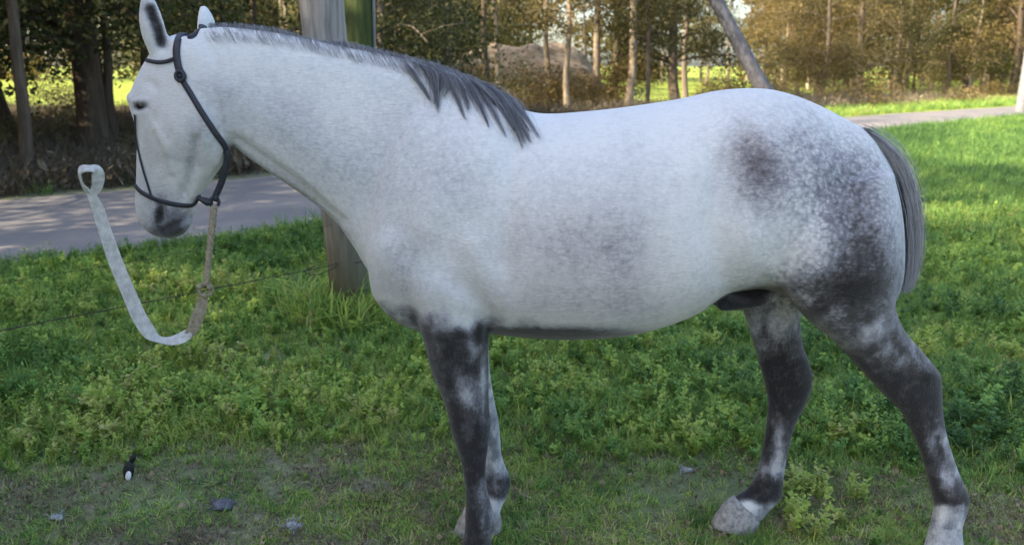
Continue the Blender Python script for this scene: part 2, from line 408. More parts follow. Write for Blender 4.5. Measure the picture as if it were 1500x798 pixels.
crease([(196, 149), (214, 147)], 3, .006)
crease([(223, 18), (231, 40), (236, 66)], 8.5, -.017)           # hollow of the near ear
co += NN*(D*near)[:, None]
for it in range(2): co += .4*(nb(co)-co)
NN = normals()

# coat pigment, with belly and jaw shade painted in: R dark, G dapple, B brown
def gb(cx, cy, rx, ry, a=0.):
    a = math.radians(a); dx, dy = px-cx, py-cy; u_ = (dx*math.cos(a)+dy*math.sin(a))/rx; v_ = (-dx*math.sin(a)+dy*math.cos(a))/ry
    return np.exp(-(u_*u_+v_*v_))
px, py = proj(co); nearleg = co[:, 1] < 2.57
nz = vnoise(co[:, 0]*14+40, co[:, 2]*9+40, 1)*.6+vnoise(co[:, 0]*37+40, co[:, 2]*26+40, 2)*.4
nz2 = vnoise(co[:, 0]*6+40, co[:, 2]*6+40, 4)
dark = np.zeros(nv_); dap = np.zeros(nv_); brn = np.zeros(nv_)
dark += .34*gb(1252, 315, 52, 100)+.46*gb(1280, 395, 50, 66)+.22*gb(1225, 425, 70, 34)+.22*gb(1180, 260, 95, 80)+.26*gb(1200, 430, 100, 34, 8)+.38*gb(1250, 440, 60, 30)
dap += .9*gb(1220, 300, 110, 130)+.5*gb(1180, 430, 140, 45)+.25*gb(1090, 200, 80, 60)
dark += .15*gb(1100, 222, 24, 42, -30)+.12*gb(1118, 262, 28, 36)+.06*gb(1100, 250, 60, 60); brn += .9*gb(1108, 235, 36, 46)
dark += .14*gb(588, 372, 34, 36)+.07*gb(560, 250, 90, 60)+.10*gb(470, 215, 110, 40, 38)+.14*gb(330, 130, 40, 24)+.10*gb(650, 420, 90, 26)
dark += .16*np.clip(nz2-.35, 0, 1)+.10*np.clip(nz-.5, 0, 1)
brn += .55*gb(850, 350, 150, 70)+.5*gb(870, 430, 170, 50); dark += .20*gb(850, 365, 85, 60)+.13*gb(880, 445, 150, 30)
dap += .3*gb(560, 260, 260, 140)+.18*gb(850, 350, 200, 100)+.12
brn += .25*gb(240, 200, 60, 120)
# legs
def dl(mask, rows, add):
    ys, vs = zip(*rows); return mask*np.interp(py, ys, vs)*add
fz = (px < 790) & (py > 440); 
edgef = sstep(440, 515, py+50*(nz-.5)+.22*(690-px))
nfm = fz & nearleg; v = edgef*np.interp(py, [440, 500, 560, 600, 690, 705, 730, 760, 790], [.66, .74, .84, .98, 1.0, .62, .5, .5, .8])
v += np.where((py > 690), .30*(sstep(708, 690, px)), 0)
v -= .42*gb(686, 575, 12, 36, -8)*1.0+.30*gb(690, 500, 10, 24)+.26*gb(655, 585, 10, 14)+.35*gb(708, 560, 5, 70)+.2*gb(645, 480, 20, 22)
mar = (vnoise(co[:, 0]*30+40, co[:, 2]*17+40, 11)*.6+vnoise(co[:, 0]*64+40, co[:, 2]*40+40, 12)*.4-.5)*1.5; v += .30*gb(706, 492, 7, 22); v += ((nz-.5)*.45+mar*.30)*edgef; v = np.maximum(v, .30*edgef)
dark = np.where(nfm, np.maximum(dark*(1-.5*sstep(440, 480, py)), np.clip(v, 0, .95)), dark)
ffm = fz & ~nearleg & (py > 480); v = np.interp(py, [440, 520, 690, 705, 725, 735, 800], [.5, .34, .30, .55, .6, .2, .15])+.6*gb(748, 706, 6, 12)+(nz-.5)*.35+mar*.35
dark = np.where(ffm, np.clip(v, 0, .95), dark)
hz_ = (px > 1030) & (py > 400)
nhm = hz_ & nearleg & ((px > 1160) | (py > 470)); e = sstep(400, 470, py+40*(nz-.5))
v = e*np.interp(py, [400, 450, 500, 530, 560, 625, 645, 690, 715, 735, 742, 800], [.50, .60, .60, .68, 1.0, 1.0, .50, .40, .70, .90, .34, .26])
v += np.where((py > 520) & (py < 735), .45*sstep(.55, 0, (px-np.interp(py, [520, 560, 614, 650, 690, 740], [1240, 1278, 1329, 1344, 1356, 1368]))/45), 0)
v += ((nz-.5)*.34+mar*.36)*e*(py < 775); v += .35*gb(1262, 420, 50, 26)-.10*gb(1275, 490, 34, 24)-.3*gb(1385, 650, 7, 34, -14)
dark = np.where(nhm, np.maximum(dark*(1-.35*sstep(400, 470, py))*(1-sstep(730, 752, py)), np.clip(v, 0, .95)), dark)
fhm = hz_ & ~nearleg & (px < 1215) & (py > 425); v = np.interp(py, [425, 470, 510, 535, 600, 640, 690, 705, 728, 742, 800], [.30, .44, .66, .98, .96, .72, .48, .95, .95, .25, .25])
v += .30*gb(1118, 640, 12, 50, 5)-.34*gb(1140, 655, 8, 40, 5)-.22*gb(1165, 545, 12, 22)+(nz-.5)*.4+mar*.28; v = np.maximum(v, .26)
v += .4*gb(1100, 720, 12, 10)-.5*gb(1095, 738, 12, 10)
dark = np.where(fhm, np.clip(v, 0, .95), dark)
dark = np.maximum(dark, .95*((co[:, 1] < 2.66) & (co[:, 1] > 2.40))*sstep(1150, 1100, px)*sstep(1030, 1046, px)*sstep(416, 424+.0*px, py-np.clip(px-1110, -60, 0)*-.12)*(py < 470)*((px < 1100) | (co[:, 1] < 2.6)))
dark += .45*gb(1120, 424, 40, 7)
dark += 1.2*gb(800, 490, 110, 9)*sstep(.2, -.3, NN[:, 2])  # shade under the belly, painted as a dark strip
# head
dark += .50*gb(252, 326, 34, 24)+.34*gb(245, 342, 38, 10)+.60*gb(234, 312, 6, 16, 8)+.13*gb(284, 206, 14, 32, 12)+.14*gb(304, 190, 30, 34)+.14*gb(274, 255, 8, 34, 14)+.10*gb(262, 232, 50, 8, 8)+.4*gb(338, 225, 12, 14)+.22*gb(258, 327, 20, 3.5, -27)+.15*gb(236, 290, 26, 14)  # muzzle pigment, plus jaw crease and cheek shading painted as grey
dark += .85*gb(205, 156, 8, 4.5)+.22*gb(205, 155, 14, 9)
dark = np.maximum(dark, .90*np.clip(np.exp(-(seg_d(px, py, [(220, 14), (230, 40), (236, 62)])/8)**2.)*1.05, 0, 1)*(near > .4)*(py < 74))
dark += .25*sstep(26, 4, py)*(px < 250)*.4
dark += .18*np.exp(-(seg_d(px, py, [(340, 222), (430, 278), (505, 345)])/12)**2)
px0 = px
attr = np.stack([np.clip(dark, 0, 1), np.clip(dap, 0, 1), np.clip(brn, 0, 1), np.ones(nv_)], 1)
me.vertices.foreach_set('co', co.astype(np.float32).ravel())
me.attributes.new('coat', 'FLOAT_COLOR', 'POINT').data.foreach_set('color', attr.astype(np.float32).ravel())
me.polygons.foreach_set('use_smooth', np.ones(len(me.polygons), dtype=bool)); me.update()

m = M('horse_coat', .72, .25)
sep = m.n('ShaderNodeSeparateColor'); m.l(m.attr('coat', out='Color'), sep.inputs[0])
dkk, dp, br = sep.outputs
vv = m.n('ShaderNodeTexVoronoi'); vv.inputs['Scale'].default_value = 72; vv.feature = 'SMOOTH_F1'; vv.inputs['Smoothness'].default_value = .35; wv = m.n('ShaderNodeVectorMath', operation='ADD')
nzv = m.n('ShaderNodeTexNoise'); nzv.inputs['Scale'].default_value = 30; m.l(m.coord('Object'), nzv.inputs['Vector'])
sc_ = m.n('ShaderNodeVectorMath', operation='SCALE'); sc_.inputs['Scale'].default_value = .03; m.l(nzv.outputs['Color'], sc_.inputs[0])
m.l(m.coord('Object'), wv.inputs[0]); m.l(sc_.outputs[0], wv.inputs[1]); m.l(wv.outputs[0], vv.inputs['Vector'])
d1 = m.math('MULTIPLY_ADD', vv.outputs['Distance'], 1.5, -.55)
zz_ = m.n('ShaderNodeSeparateXYZ'); m.l(m.coord('Object'), zz_.inputs[0]); zf = m.math('MULTIPLY_ADD', zz_.outputs[2], 6, -4.5, clamp=True)
hair = m.mix(zf, m.noise(1.0, 5, vec=m.scaled((170, 170, 42)), rough=.7), m.noise(1.0, 5, vec=m.scaled((48, 170, 150)), rough=.7))
flk = m.noise(38, 5, rough=.75)
val = m.math('ADD', dkk, m.math('MULTIPLY', m.math('MULTIPLY', d1, dp), .22))
val = m.math('ADD', val, m.math('MULTIPLY', m.math('SUBTRACT', hair, .5), m.math('MULTIPLY_ADD', dkk, .5, .24)))
val = m.math('ADD', val, m.math('MULTIPLY', m.math('SUBTRACT', flk, .5), m.math('MULTIPLY_ADD', dkk, .9, .22)))
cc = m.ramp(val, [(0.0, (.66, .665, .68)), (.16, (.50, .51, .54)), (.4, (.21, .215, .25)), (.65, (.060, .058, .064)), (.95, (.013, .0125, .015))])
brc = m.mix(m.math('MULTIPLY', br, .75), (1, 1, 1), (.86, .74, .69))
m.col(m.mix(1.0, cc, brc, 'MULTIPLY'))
m.b.inputs['Sheen Weight'].default_value = .25; m.b.inputs['Sheen Roughness'].default_value = .5
m.bump(hair, .55, .006)
coat = m.m
me.materials.clear(); me.materials.append(coat); me.name = 'horse'
horse = bpy.data.objects.new('horse', me); COL.objects.link(horse)
tag(horse, 'white and grey dappled horse with dark mottled legs standing side-on in the grass', 'horse')
bm_v = [Vector(v) for v in co]; pol = [tuple(p.vertices) for p in me.polygons]
BVH = BVHTree.FromPolygons(bm_v, pol)
def hit(px_, py_, off=0., fall=None):
    d = Vector(ray(px_, py_)).normalized(); r = BVH.ray_cast(Vector((0, 0, H)), d)
    if r[0] is None:
        q = Vector(fall(px_, py_)) if fall else Vector(P(px_, py_, YC-.05)); nr = BVH.find_nearest(q)
        return np.array(nr[0]+nr[1]*off), np.array(nr[1])
    return np.array(r[0]+r[1]*off), np.array(r[1])

# hooves
hoofm = simple('hoof_horn', (.27, .26, .25), .75, .5, 55, .5, .002)
def hoof(rows, cy, wid, name='hoof'):
    st = [(P(a, b, Y), P(c, d, Y), lat(w_)) for a, b, c, d, w_, Y in rows]
    v, f = loft(st, 3, 24, 0, 2.2); mesh(name, v, f, hoofm, horse)
hoof([(673, 815, 728, 820, .040, 2.42), (668, 832, 733, 835, .047, 2.42), (662, 850, 737, 850, .055, 2.42)], 0, 0)
hoof([(684, 738, 733, 753, .035, 2.66), (676, 752, 735, 766, .042, 2.66), (666, 772, 733, 782, .050, 2.66), (664, 778, 731, 786, .050, 2.66)], 0, 0)
hoof([(1354, 803, 1414, 812, .042, 2.41), (1349, 820, 1418, 827, .048, 2.41), (1342, 842, 1421, 842, .055, 2.41)], 0, 0)
hoof([(1076, 726, 1114, 758, .036, 2.70), (1062, 736, 1112, 766, .044, 2.69), (1046, 758, 1108, 774, .050, 2.68), (1042, 768, 1106, 778, .050, 2.68)], 0, 0)
# eyes
m = M('eye_gloss', .08, .6); m.col((.012, .009, .008)); eyem = m.m
for e in (eyeN, eyeF):
    s = 1 if e is eyeN else -1; c_ = hit(205, 155)[0] if s == 1 else e
    v, f = blob(c_+(hl*-.0075 if s == 1 else 0), (hd*.019, hl*.017, hz*.0125), 10); mesh('eye', v, f, eyem, horse)

# ---- hair
m = M('mane_hair', .55, .35); t_ = m.attr('tint')
m.col(m.ramp(t_, [(0, (.03, .03, .036)), (.5, (.16, .16, .185)), (1, (.50, .50, .53))])); hairm = m.m
def strands(guides, n, rad, spread, name, tint, droop=0, seed=1, clump=None):
    """guides: list of (polyline Nx3, weight-width). each strand is a thin three-sided blade along a random blend of guides"""
    r = np.random.default_rng(seed); K = 9; allv = []; allf = []; tc = []; base = 0
    ts = np.linspace(0, 1, K)
    G_ = [np.stack([np.interp(ts, np.linspace(0, 1, len(catmull(g, 5))), catmull(g, 5)[:, k]) for k in range(3)], 1) for g in guides]
    for i in range(n):
        if clump: q = int(r.integers(len(G_))); g = G_[q]
        else:
            q = r.random()*(len(G_)-1); a = int(q); fr = q-a; g = G_[a]*(1-fr)+G_[min(a+1, len(G_)-1)]*fr
        off = r.normal(0, 1, 3)*np.array([spread, spread*.6, spread*.7])*(.6+.9*r.random()); wv_ = r.normal(0, 1, 3)*spread*.35
        L = 1-r.random()**2*(.5 if name == 'tail' else .6)+(.06*r.random() if name == 'tail' else 0); pts = np.stack([np.interp(np.minimum(ts*L, 1), ts, g[:, k]) for k in range(3)], 1)+(g[-1]-g[-2])*np.maximum(ts*L-1, 0)[:, None]*8
        env = (.55+.45*np.sin(ts*math.pi))[:, None]*(1-.55*ts[:, None] if clump else 1)
        pts = pts+off*env+wv_*np.sin(ts*5+r.random()*6)[:, None]*ts[:, None]
        rr = rad*(1-.8*ts); u_ = np.array([.8, .5, .3])
        for k in range(3):
            an = 2*math.pi*k/3+i; allv.append(pts+rr[:, None]*(np.array([math.cos(an), math.sin(an)*.8, math.sin(an)*.4])))
        for k in range(3):
            for s_ in range(K-1):
                a0 = base+k*K+s_; b0 = base+((k+1) % 3)*K+s_; allf.append((a0, b0, b0+1, a0+1))
        base += 3*K; tt = np.clip(tint+r.normal(0, .22), 0, 1); tc.append(np.full(3*K, tt))
    return mesh(name, np.concatenate(allv), np.array(allf), hairm, horse, True, {'tint': np.concatenate(tc)})
def on(pxs, off): return np.array([hit(a, b, off)[0] for a, b in pxs])
# fine crest stubble from poll to withers
cr = [(300, 38), (350, 39), (400, 45), (450, 53), (500, 65), (550, 76), (590, 86), (640, 98), (690, 117), (730, 138), (760, 158)]
g = []
for x, y in cr:
    r0, _ = hit(x, y+4, .0); g.append(np.array([r0+np.array([0, .03, -.004]), r0+np.array([.004, .028, .014]), r0+np.array([.012, .012, .010]), r0+np.array([.024, -.014, -.010])]))
strands(g, 300 if QUICK else 1800, .0008, .0045, 'crest_hair', .66, seed=3)
g = []
for x, y in cr:
    r0, _ = hit(x, y+5, .0); dr = hit(x+9, y+17, .003)[0]; dr2 = hit(x+15, y+27, .002)[0]; g.append(np.array([r0+np.array([0, .012, .004]), dr, dr2]))
strands(g, 200 if QUICK else 1500, .00055, .008, 'crest_hair', .70, seed=4)
# long locks over the withers
locks = [[(588, 88), (606, 112), (622, 135), (630, 150)], [(600, 90), (622, 105), (634, 130), (641, 162)], [(615, 94), (636, 110), (641, 135), (642, 168)], [(630, 98), (646, 115), (640, 140), (636, 156)], [(625, 96), (650, 112), (655, 128), (650, 146)], [(640, 102), (656, 118), (668, 145), (682, 178)],
         [(660, 108), (672, 128), (682, 150), (686, 166)], [(675, 113), (690, 135), (706, 165), (716, 190)], [(690, 118), (708, 142), (724, 170), (740, 204)], [(698, 121), (718, 142), (738, 172), (752, 196)], [(712, 128), (732, 150), (754, 182), (770, 214)], [(716, 130), (740, 152), (762, 184), (778, 212)],
         [(725, 134), (746, 150), (770, 176), (790, 206)], [(706, 125), (728, 146), (748, 178), (766, 220)], [(705, 124), (726, 140), (752, 168), (776, 196)], [(680, 115), (700, 130), (728, 156), (745, 180)]]
gl = [np.vstack([hit(l[0][0], l[0][1]+3, .002)[0]+np.array([0, .012, 0]), on(l[1:], .010)]) for l in locks]
strands(gl, 160 if QUICK else 1300, .0008, .0062, 'mane', .42, clump=True, seed=5)
strands(gl[6:], 60 if QUICK else 200, .0007, .014, 'mane', .45, seed=6)
strands(gl[:8], 60 if QUICK else 200, .0006, .015, 'mane', .5, seed=16)
# tail
def tg(pts, Y): return np.array([P(a, b, Y) for a, b in pts])
tail = []
for Y in (2.53, 2.58):
    tail += [tg([(1266, 200), (1290, 229), (1310, 270), (1322, 330), (1323, 380), (1320, 418)], Y), tg([(1266, 196), (1298, 226), (1320, 270), (1333, 330), (1334, 385), (1328, 420)], Y),
             tg([(1264, 191), (1302, 217), (1327, 262), (1341, 318), (1342, 378), (1336, 416)], Y)]
a_, b_ = tail[:3], tail[3:]
strands(a_, 200 if QUICK else 1700, .0010, .011, 'tail', .84, seed=8)
strands(a_, 100 if QUICK else 260, .0008, .022, 'tail', .8, seed=18)
strands(b_[::-1], 200 if QUICK else 1300, .0011, .012, 'tail', .66, seed=9)
strands([tg([(1286, 245), (1304, 260), (1315, 310), (1318, 360), (1317, 414)], 2.50), tg([(1290, 245), (1310, 260), (1321, 320), (1324, 365), (1324, 418)], 2.55)], 100 if QUICK else 900, .0014, .008, 'tail', .08, seed=10)

# ---- halter (worn), lead rope (hangs)
hs = simple('halter_strap', (.028, .03, .042), .55, .3, 60, .5, .002, .4)
t = empty('halter', tuple(hit(266, 112)[0])); tag(t, 'dark blue-grey halter of thin straps on the horse head', 'halter')
def strap(name, pxs, w_, th=.35, off=.004, fall=None, free=False):
    pc = catmull(pxs, 5); pts = []; ns = []
    for a, b in pc:
        q, nn = (fall(a, b), np.array([.3, -.9, 0])) if free else hit(a, b, off, fall)
        pts.append(q); ns.append(nn)
    pts = np.array(pts); ns = np.array(ns)
    for _ in range(3): pts[1:-1] = (pts[:-2]+2*pts[1:-1]+pts[2:])/4; ns[1:-1] = (ns[:-2]+2*ns[1:-1]+ns[2:])/4
    b_ = MB(); b_.tube(pts-np.array(t.location), w_, 8, flat=(ns, th)); return b_.build(name, hs, t)
fb = lambda a, b: PH(a, b)
strap('crown_strap', [(276, 40), (264, 52), (259, 75), (262, 98), (266, 108)], .0125, .35, fall=fb)
strap('cheek_strap', [(269, 120), (280, 138), (298, 168), (316, 196), (328, 212), (331, 226)], .009, .45, fall=fb)
jz = hit(328, 224, .004)[0]; jk = hit(303, 297, .008)[0]
strap('throat_strap', [(329, 220), (334, 226), (330, 246), (325, 266), (318, 282), (314, 292)], .010, .6, fall=lambda a, b: P(a, b, float(np.interp(b, [220, 292], [jz[1], jk[1]]))), free=True)
strap('browband', [(216, 89), (232, 92), (248, 90), (261, 84)], .006, .5, fall=fb)
strap('noseband', [(200, 272), (208, 281), (228, 291), (252, 298), (280, 301), (303, 297)], .0085, .5, fall=fb)
strap('face_strap', [(199, 168), (200, 190), (203, 215), (210, 245), (217, 268), (223, 288)], .0045, .5, fall=fb)
def far_strap(name, pts, w_):
    pts = catmull(pts, 6); q = []
    for p in pts:
        r = BVH.find_nearest(Vector(p)); q.append(np.array(r[0]+r[1]*.004))
    b_ = MB(); b_.tube(np.array(q)-np.array(t.location), w_, 6); b_.build(name, hs, t)
far_strap('noseband', [PH(200, 272)-hl*.0, PH(215, 280)-hl*.06, PH(250, 290)-hl*.07, PH(290, 298)-hl*.04], .007)
far_strap('crown_strap', [hit(276, 40)[0], PH(280, 40)-hl*.05, PH(285, 100)-hl*.1, PH(318, 196)-hl*.09], .009)
def torus(c, n_, R_, r_, seg=20):
    c = np.asarray(c); n_ = np.asarray(n_, float); n_ /= np.linalg.norm(n_); u_ = np.cross(n_, [0, 0, 1.]); u_ /= np.linalg.norm(u_); v_ = np.cross(n_, u_)
    pts = [c+R_*(u_*math.cos(a)+v_*math.sin(a)) for a in np.linspace(0, 2*math.pi, seg+1)]
    return np.array(pts), r_
kc, kn = hit(266, 112, .008); o_ = np.array(t.location)
b_ = MB(); p_, r_ = torus(kc-o_, kn, .0135, .0062); b_.tube(p_, r_, 8, cap=False); b_.tube([kc-o_-kn*.002-np.array([0, 0, .007]), kc-o_+kn*.004+np.array([0, 0, .004])], .006, 8); b_.build('ring', hs, t)
rc = hit(303, 297, .008)[0]; PR = P(314, 296, rc[1])
b_ = MB(); p_, r_ = torus(PR-o_, (.2, -1, .1), .014, .005); b_.tube(p_, r_, 8, cap=False)
b_.tube(np.array([P(290, 290, rc[1]), P(297, 293, rc[1]), P(304, 296, rc[1]), P(311, 297, rc[1])])-o_, [.006, .010, .013, .010], 8)
b_.tube(np.array([P(318, 285, rc[1]), P(315, 294, rc[1])])-o_, [.008, .011], 8); b_.build('buckle', hs, t)

m = M('webbing', .85, .2); t_ = m.noise(1, 4, vec=m.scaled((60, 60, 60)))
m.col(m.ramp(t_, [(.3, (.42, .41, .40)), (.7, (.66, .655, .65))])); wav = m.n('ShaderNodeTexWave'); wav.inputs['Scale'].default_value = 90; m.l(m.coord('Object'), wav.inputs['Vector']); m.bump(wav.outputs['Fac'], .6, .002); webm = m.m
oldrope = simple('worn_rope', (.30, .255, .18), .9, .35, 90, 1.0, .004)
t = empty('lead_rope', tuple(PR)); tag(t, 'pale webbing lead rope hanging in a loop from the halter', 'lead rope'); o_ = np.array(PR)
LY = lambda k: PR[1]-.02-.10*k
def lp(pts): return catmull([P(a, b, LY(k))-o_ for a, b, k in pts], 6)
b_ = MB(); core = lp([(314, 302, 0), (311, 330, .1), (307, 365, .2), (304, 395, .3), (301, 418, .4)])
tt = np.linspace(0, 1, len(core))
for s in range(3):
    a = tt*34+s*2.094; b_.tube(core+np.stack([np.cos(a)*.0055, np.sin(a)*.0055, 0*a], 1), .0068, 6)
b_.build('braided_cord', oldrope, t)
b_ = MB(); rc2 = P(301, 424, LY(.42))-o_; p_, r_ = torus(rc2, (.3, -1, .2), .020, .0055); b_.tube(p_, r_, 8, cap=False)
for q in ((-.016, .012), (.016, .010), (.0, -.018)): v, f = blob(rc2+np.array([q[0], -.006, q[1]]), np.eye(3)*.0095, 8); b_.add(v, f)
b_.build('knotted_ring', oldrope, t)
def ribbon(name, pts, wd, mat, nrm, th=.0022):
    pts = catmull([np.append(P(a, b, LY(k))-o_, w_) for (a, b, k), w_ in zip(pts, wd)], 8); ww = pts[:, 3]; pts = pts[:, :3]
    nn = catmull(nrm, max(1, (len(pts)-1)//(len(nrm)-1)))
    nn = np.stack([np.interp(np.linspace(0, 1, len(pts)), np.linspace(0, 1, len(nn)), nn[:, k]) for k in range(3)], 1)
    b = MB(); tgn = np.gradient(pts, axis=0); tgn /= np.linalg.norm(tgn, axis=1)[:, None]; V = []
    for p, tg_, n_, w_ in zip(pts, tgn, nn, ww):
        n_ = n_-tg_*n_.dot(tg_); n_ /= np.linalg.norm(n_); s_ = np.cross(tg_, n_)
        V += [p-s_*w_+n_*th, p-s_*w_*.5+n_*th*1.5, p+s_*w_*.5+n_*th*1.5, p+s_*w_+n_*th, p+s_*w_-n_*th, p-s_*w_-n_*th]
    F_ = [(i*6+j, i*6+(j+1) % 6, (i+1)*6+(j+1) % 6, (i+1)*6+j) for i in range(len(pts)-1) for j in range(6)]
    b.add(V, F_+[tuple(range(6))[::-1], tuple(range(len(V)-6, len(V)))]); return b.build(name, mat, t, smooth=False)
ribbon('worn_strap', [(299, 434, .42), (293, 455, .5), (284, 478, .6), (277, 490, .65)], [.012, .019, .018, .014], oldrope, [(.3, -1, .3), (.5, -.9, .1), (.4, -.9, .3)])
ribbon('webbing_strap', [(279, 486, .64), (268, 494, .7), (250, 499, .8), (233, 497, .9), (219, 487, 1), (203, 462, 1.1), (187, 425, 1.2), (170, 385, 1.3), (155, 342, 1.4), (143, 305, 1.5), (133, 283, 1.6)],
       [.016, .019, .014, .011, .020, .021, .020, .0195, .018, .016, .011], webm, [(.1, -.6, .8), (.1, -.8, .5), (.0, -.7, .7), (.5, -.9, .2), (.4, -1, .1), (.3, -1, .1), (.2, -1, 0)])
# hand loop at its end
ribbon('hand_loop', [(133, 285, 1.6), (122, 272, 1.65), (117, 258, 1.75), (119, 249, 1.85), (130, 247, 1.9), (141, 249, 1.8), (144, 260, 1.7), (142, 274, 1.62), (134, 287, 1.58)],
       [.008, .015, .018, .015, .012, .015, .018, .015, .008], webm, [(-.6, -1, .1), (-.9, -.7, .1), (-.6, -.7, .4), (0, -.6, .8), (.6, -.7, .4), (.9, -.7, .1), (.6, -1, .1)])

# ------------------------------------------------------------------ poles and wire fence
m = M('weathered_pole', .85, .2)
gr = m.noise(1, 5, vec=m.scaled((30, 30, 1.6))); pc_ = m.ramp(gr, [(.25, (.15, .135, .13)), (.55, (.30, .28, .275)), (.8, (.44, .41, .37))]); zz_ = m.n('ShaderNodeSeparateXYZ'); m.l(m.coord('Object'), zz_.inputs[0])
m.col(m.mix(m.math('MULTIPLY_ADD', m.math('ADD', zz_.outputs[2], m.math('MULTIPLY', gr, .4)), -1.1, 1.45, clamp=True), pc_, (.10, .09, .05))); m.bump(gr, .7, .01); polem = m.m
m = M('mossy_pole', .9, .2)
gr = m.noise(1, 5, vec=m.scaled((25, 25, 3))); m.col(m.ramp(gr, [(.3, (.03, .035, .015)), (.6, (.075, .10, .035)), (.85, (.15, .155, .10))])); m.bump(gr, .9, .015); mossm = m.m
wire = simple('rusty_wire', (.05, .038, .03), .7, .3, 50, .3, .001)
pale = simple('pale_concrete', (.21, .21, .215), .85, .18, 6, .4, .004)

def post(pts, rad, mat, seg=22, seed=0, rough=.05):
    r = np.random.default_rng(seed); pts = catmull(pts, 8); n = len(pts); rad = np.interp(np.linspace(0, 1, n), np.linspace(0, 1, len(rad)), rad)
    b = MB(); b.tube(pts, rad, seg); V = b.v[0]
    c_ = np.repeat(pts, seg, 0); an = np.tile(np.arange(seg), n)/seg*2*math.pi; k = 1+rough*(np.interp(an % 6.28, np.linspace(0, 6.28, 9), np.append(r.random(8), .5))-.5)*2
    b.v[0] = c_+(V-c_)*k[:, None]; return b
pb, pt = G(515, 462), P(470, 0, 5.15)
t = empty('utility_pole', tuple(pb)); tag(t, 'weathered grey wooden pole standing right behind the horse neck', 'pole')
dv = (pt-pb)
post([(0, 0, -.2), dv*.02, dv*.5, dv, dv*2.2, dv*3.0], [.132, .126, .128, .130, .12, .115], polem, seed=1).build('shaft', polem, t)
qb = G(537, 400); qt = P(526, 0, qb[1]+.0)
t = empty('mossy_pole', tuple(qb)); tag(t, 'green moss covered pole just right of the grey pole behind the horse neck', 'pole')
dv2 = qt-qb
post([(0, 0, -.2), dv2*.5, dv2, dv2*2.8], [.125, .12, .115, .10], mossm, seed=2, rough=.06).build('shaft', mossm, t)
b = MB(); off = np.array([.118, -.05, 0]); b.tube([off+dv2*k for k in (0, .3, .6, 1, 1.6)], .011, 8); b.build('conduit', pale, t)
c3 = G(1494, 166)
t = empty('concrete_post', tuple(c3)); tag(t, 'pale post beside the road at the right edge of the photo', 'post')
post([(0, 0, -.2), (0.02, 0, 1.5), (.03, 0, 3), (.05, 0, 7)], [.17, .165, .16, .14], pale, seed=4, rough=.01).build('shaft', pale, t)

# fence wires run parallel to the road; small stakes carry them off to both sides
t = empty('wire_fence', tuple(pb)); tag(t, 'rusty wire fence running from the grey pole out to the left', 'fence')
fd = np.array([-.70, -.715, 0]); fr = np.array([.70, .715, 0])
def sag(p, q, s, n=40):
    k = np.linspace(0, 1, n)[:, None]; return np.asarray(p)*(1-k)+np.asarray(q)*k-np.array([0, 0, 1.])*4*s*k*(1-k)
b = MB()
for z, s in ((.40, .02), (.66, .05)):
    pts = sag((-.02, -.14, z), fd*5.2+np.array([0, 0, z+.03]), s, 60); b2 = MB(); b2.tube(pts, .0022 if z < .5 else .0013, 6)
    if z < .5:
        b2.tube(pts+np.stack([0*pts[:, 0], np.sin(np.arange(60)*1.3)*.004, np.cos(np.arange(60)*1.3)*.004], 1), .0016, 5)
        for k in range(3, 58, 4):
            for q in range(2):
                d_ = rng.normal(0, .012, 3); b2.tube([pts[k]-d_, pts[k]+d_], .0016, 4)
        # the twisted tail end where it is tied round the pole
        b2.tube(catmull([(-.02, -.14, z), (-.09, -.19, z-.035), (-.17, -.26, z-.05), (-.22, -.28, z-.02), (-.16, -.24, z+.01)], 6), .003, 5)
    b2.build('wire', wire, t)
    b3 = MB(); b3.tube(sag((.1, .12, z), fr*6+np.array([0, 0, z]), s, 30), .0032, 6); b3.build('wire', wire, t)
    p_, r_ = torus((0, 0, z), (0, 0, 1.001) if False else (.01, .01, 1), .147, .004, 28); b4 = MB(); b4.tube(p_, r_, 6, cap=False); b4.build('wire', wire, t)
stk = simple('stake_wood', (.22, .19, .15), .9, .3, 25, .6, .006)
for q in (fd*5.2, fr*6): post([q+np.array([0, 0, -.2]), q+np.array([.01, 0, .5]), q+np.array([.02, .01, 1.05])], [.05, .048, .044], stk, 12, 5).build('stake', stk, t)

# ------------------------------------------------------------------ trees
m = M('bark', .9, .15)
oi = m.n('ShaderNodeObjectInfo'); bk = m.noise(1, 6, vec=m.scaled((9, 9, 1.2)), rough=.7)
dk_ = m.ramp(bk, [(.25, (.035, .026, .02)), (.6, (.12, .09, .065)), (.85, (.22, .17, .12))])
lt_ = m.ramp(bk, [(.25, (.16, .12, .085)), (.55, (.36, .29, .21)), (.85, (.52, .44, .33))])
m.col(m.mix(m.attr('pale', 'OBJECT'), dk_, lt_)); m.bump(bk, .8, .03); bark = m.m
m = M('leaves', .6, .25); tn = m.attr('tint')
lc = m.ramp(tn, [(0, (.018, .026, .010)), (.36, (.045, .060, .018)), (.58, (.10, .11, .03)), (.78, (.25, .21, .075)), (1, (.56, .42, .23))])
wm = m.mix(m.attr('warm', 'OBJECT'), lc, m.mix(.5, lc, (.25, .14, .06))); m.col(wm); m.translucent(wm, .35); leafm = m.m
wm = m.mix(m.attr('warm', 'OBJECT'), lc, m.mix(.5, lc, (.26, .155, .06))); m.col(wm); m.translucent(wm, .35); leafm = m.m

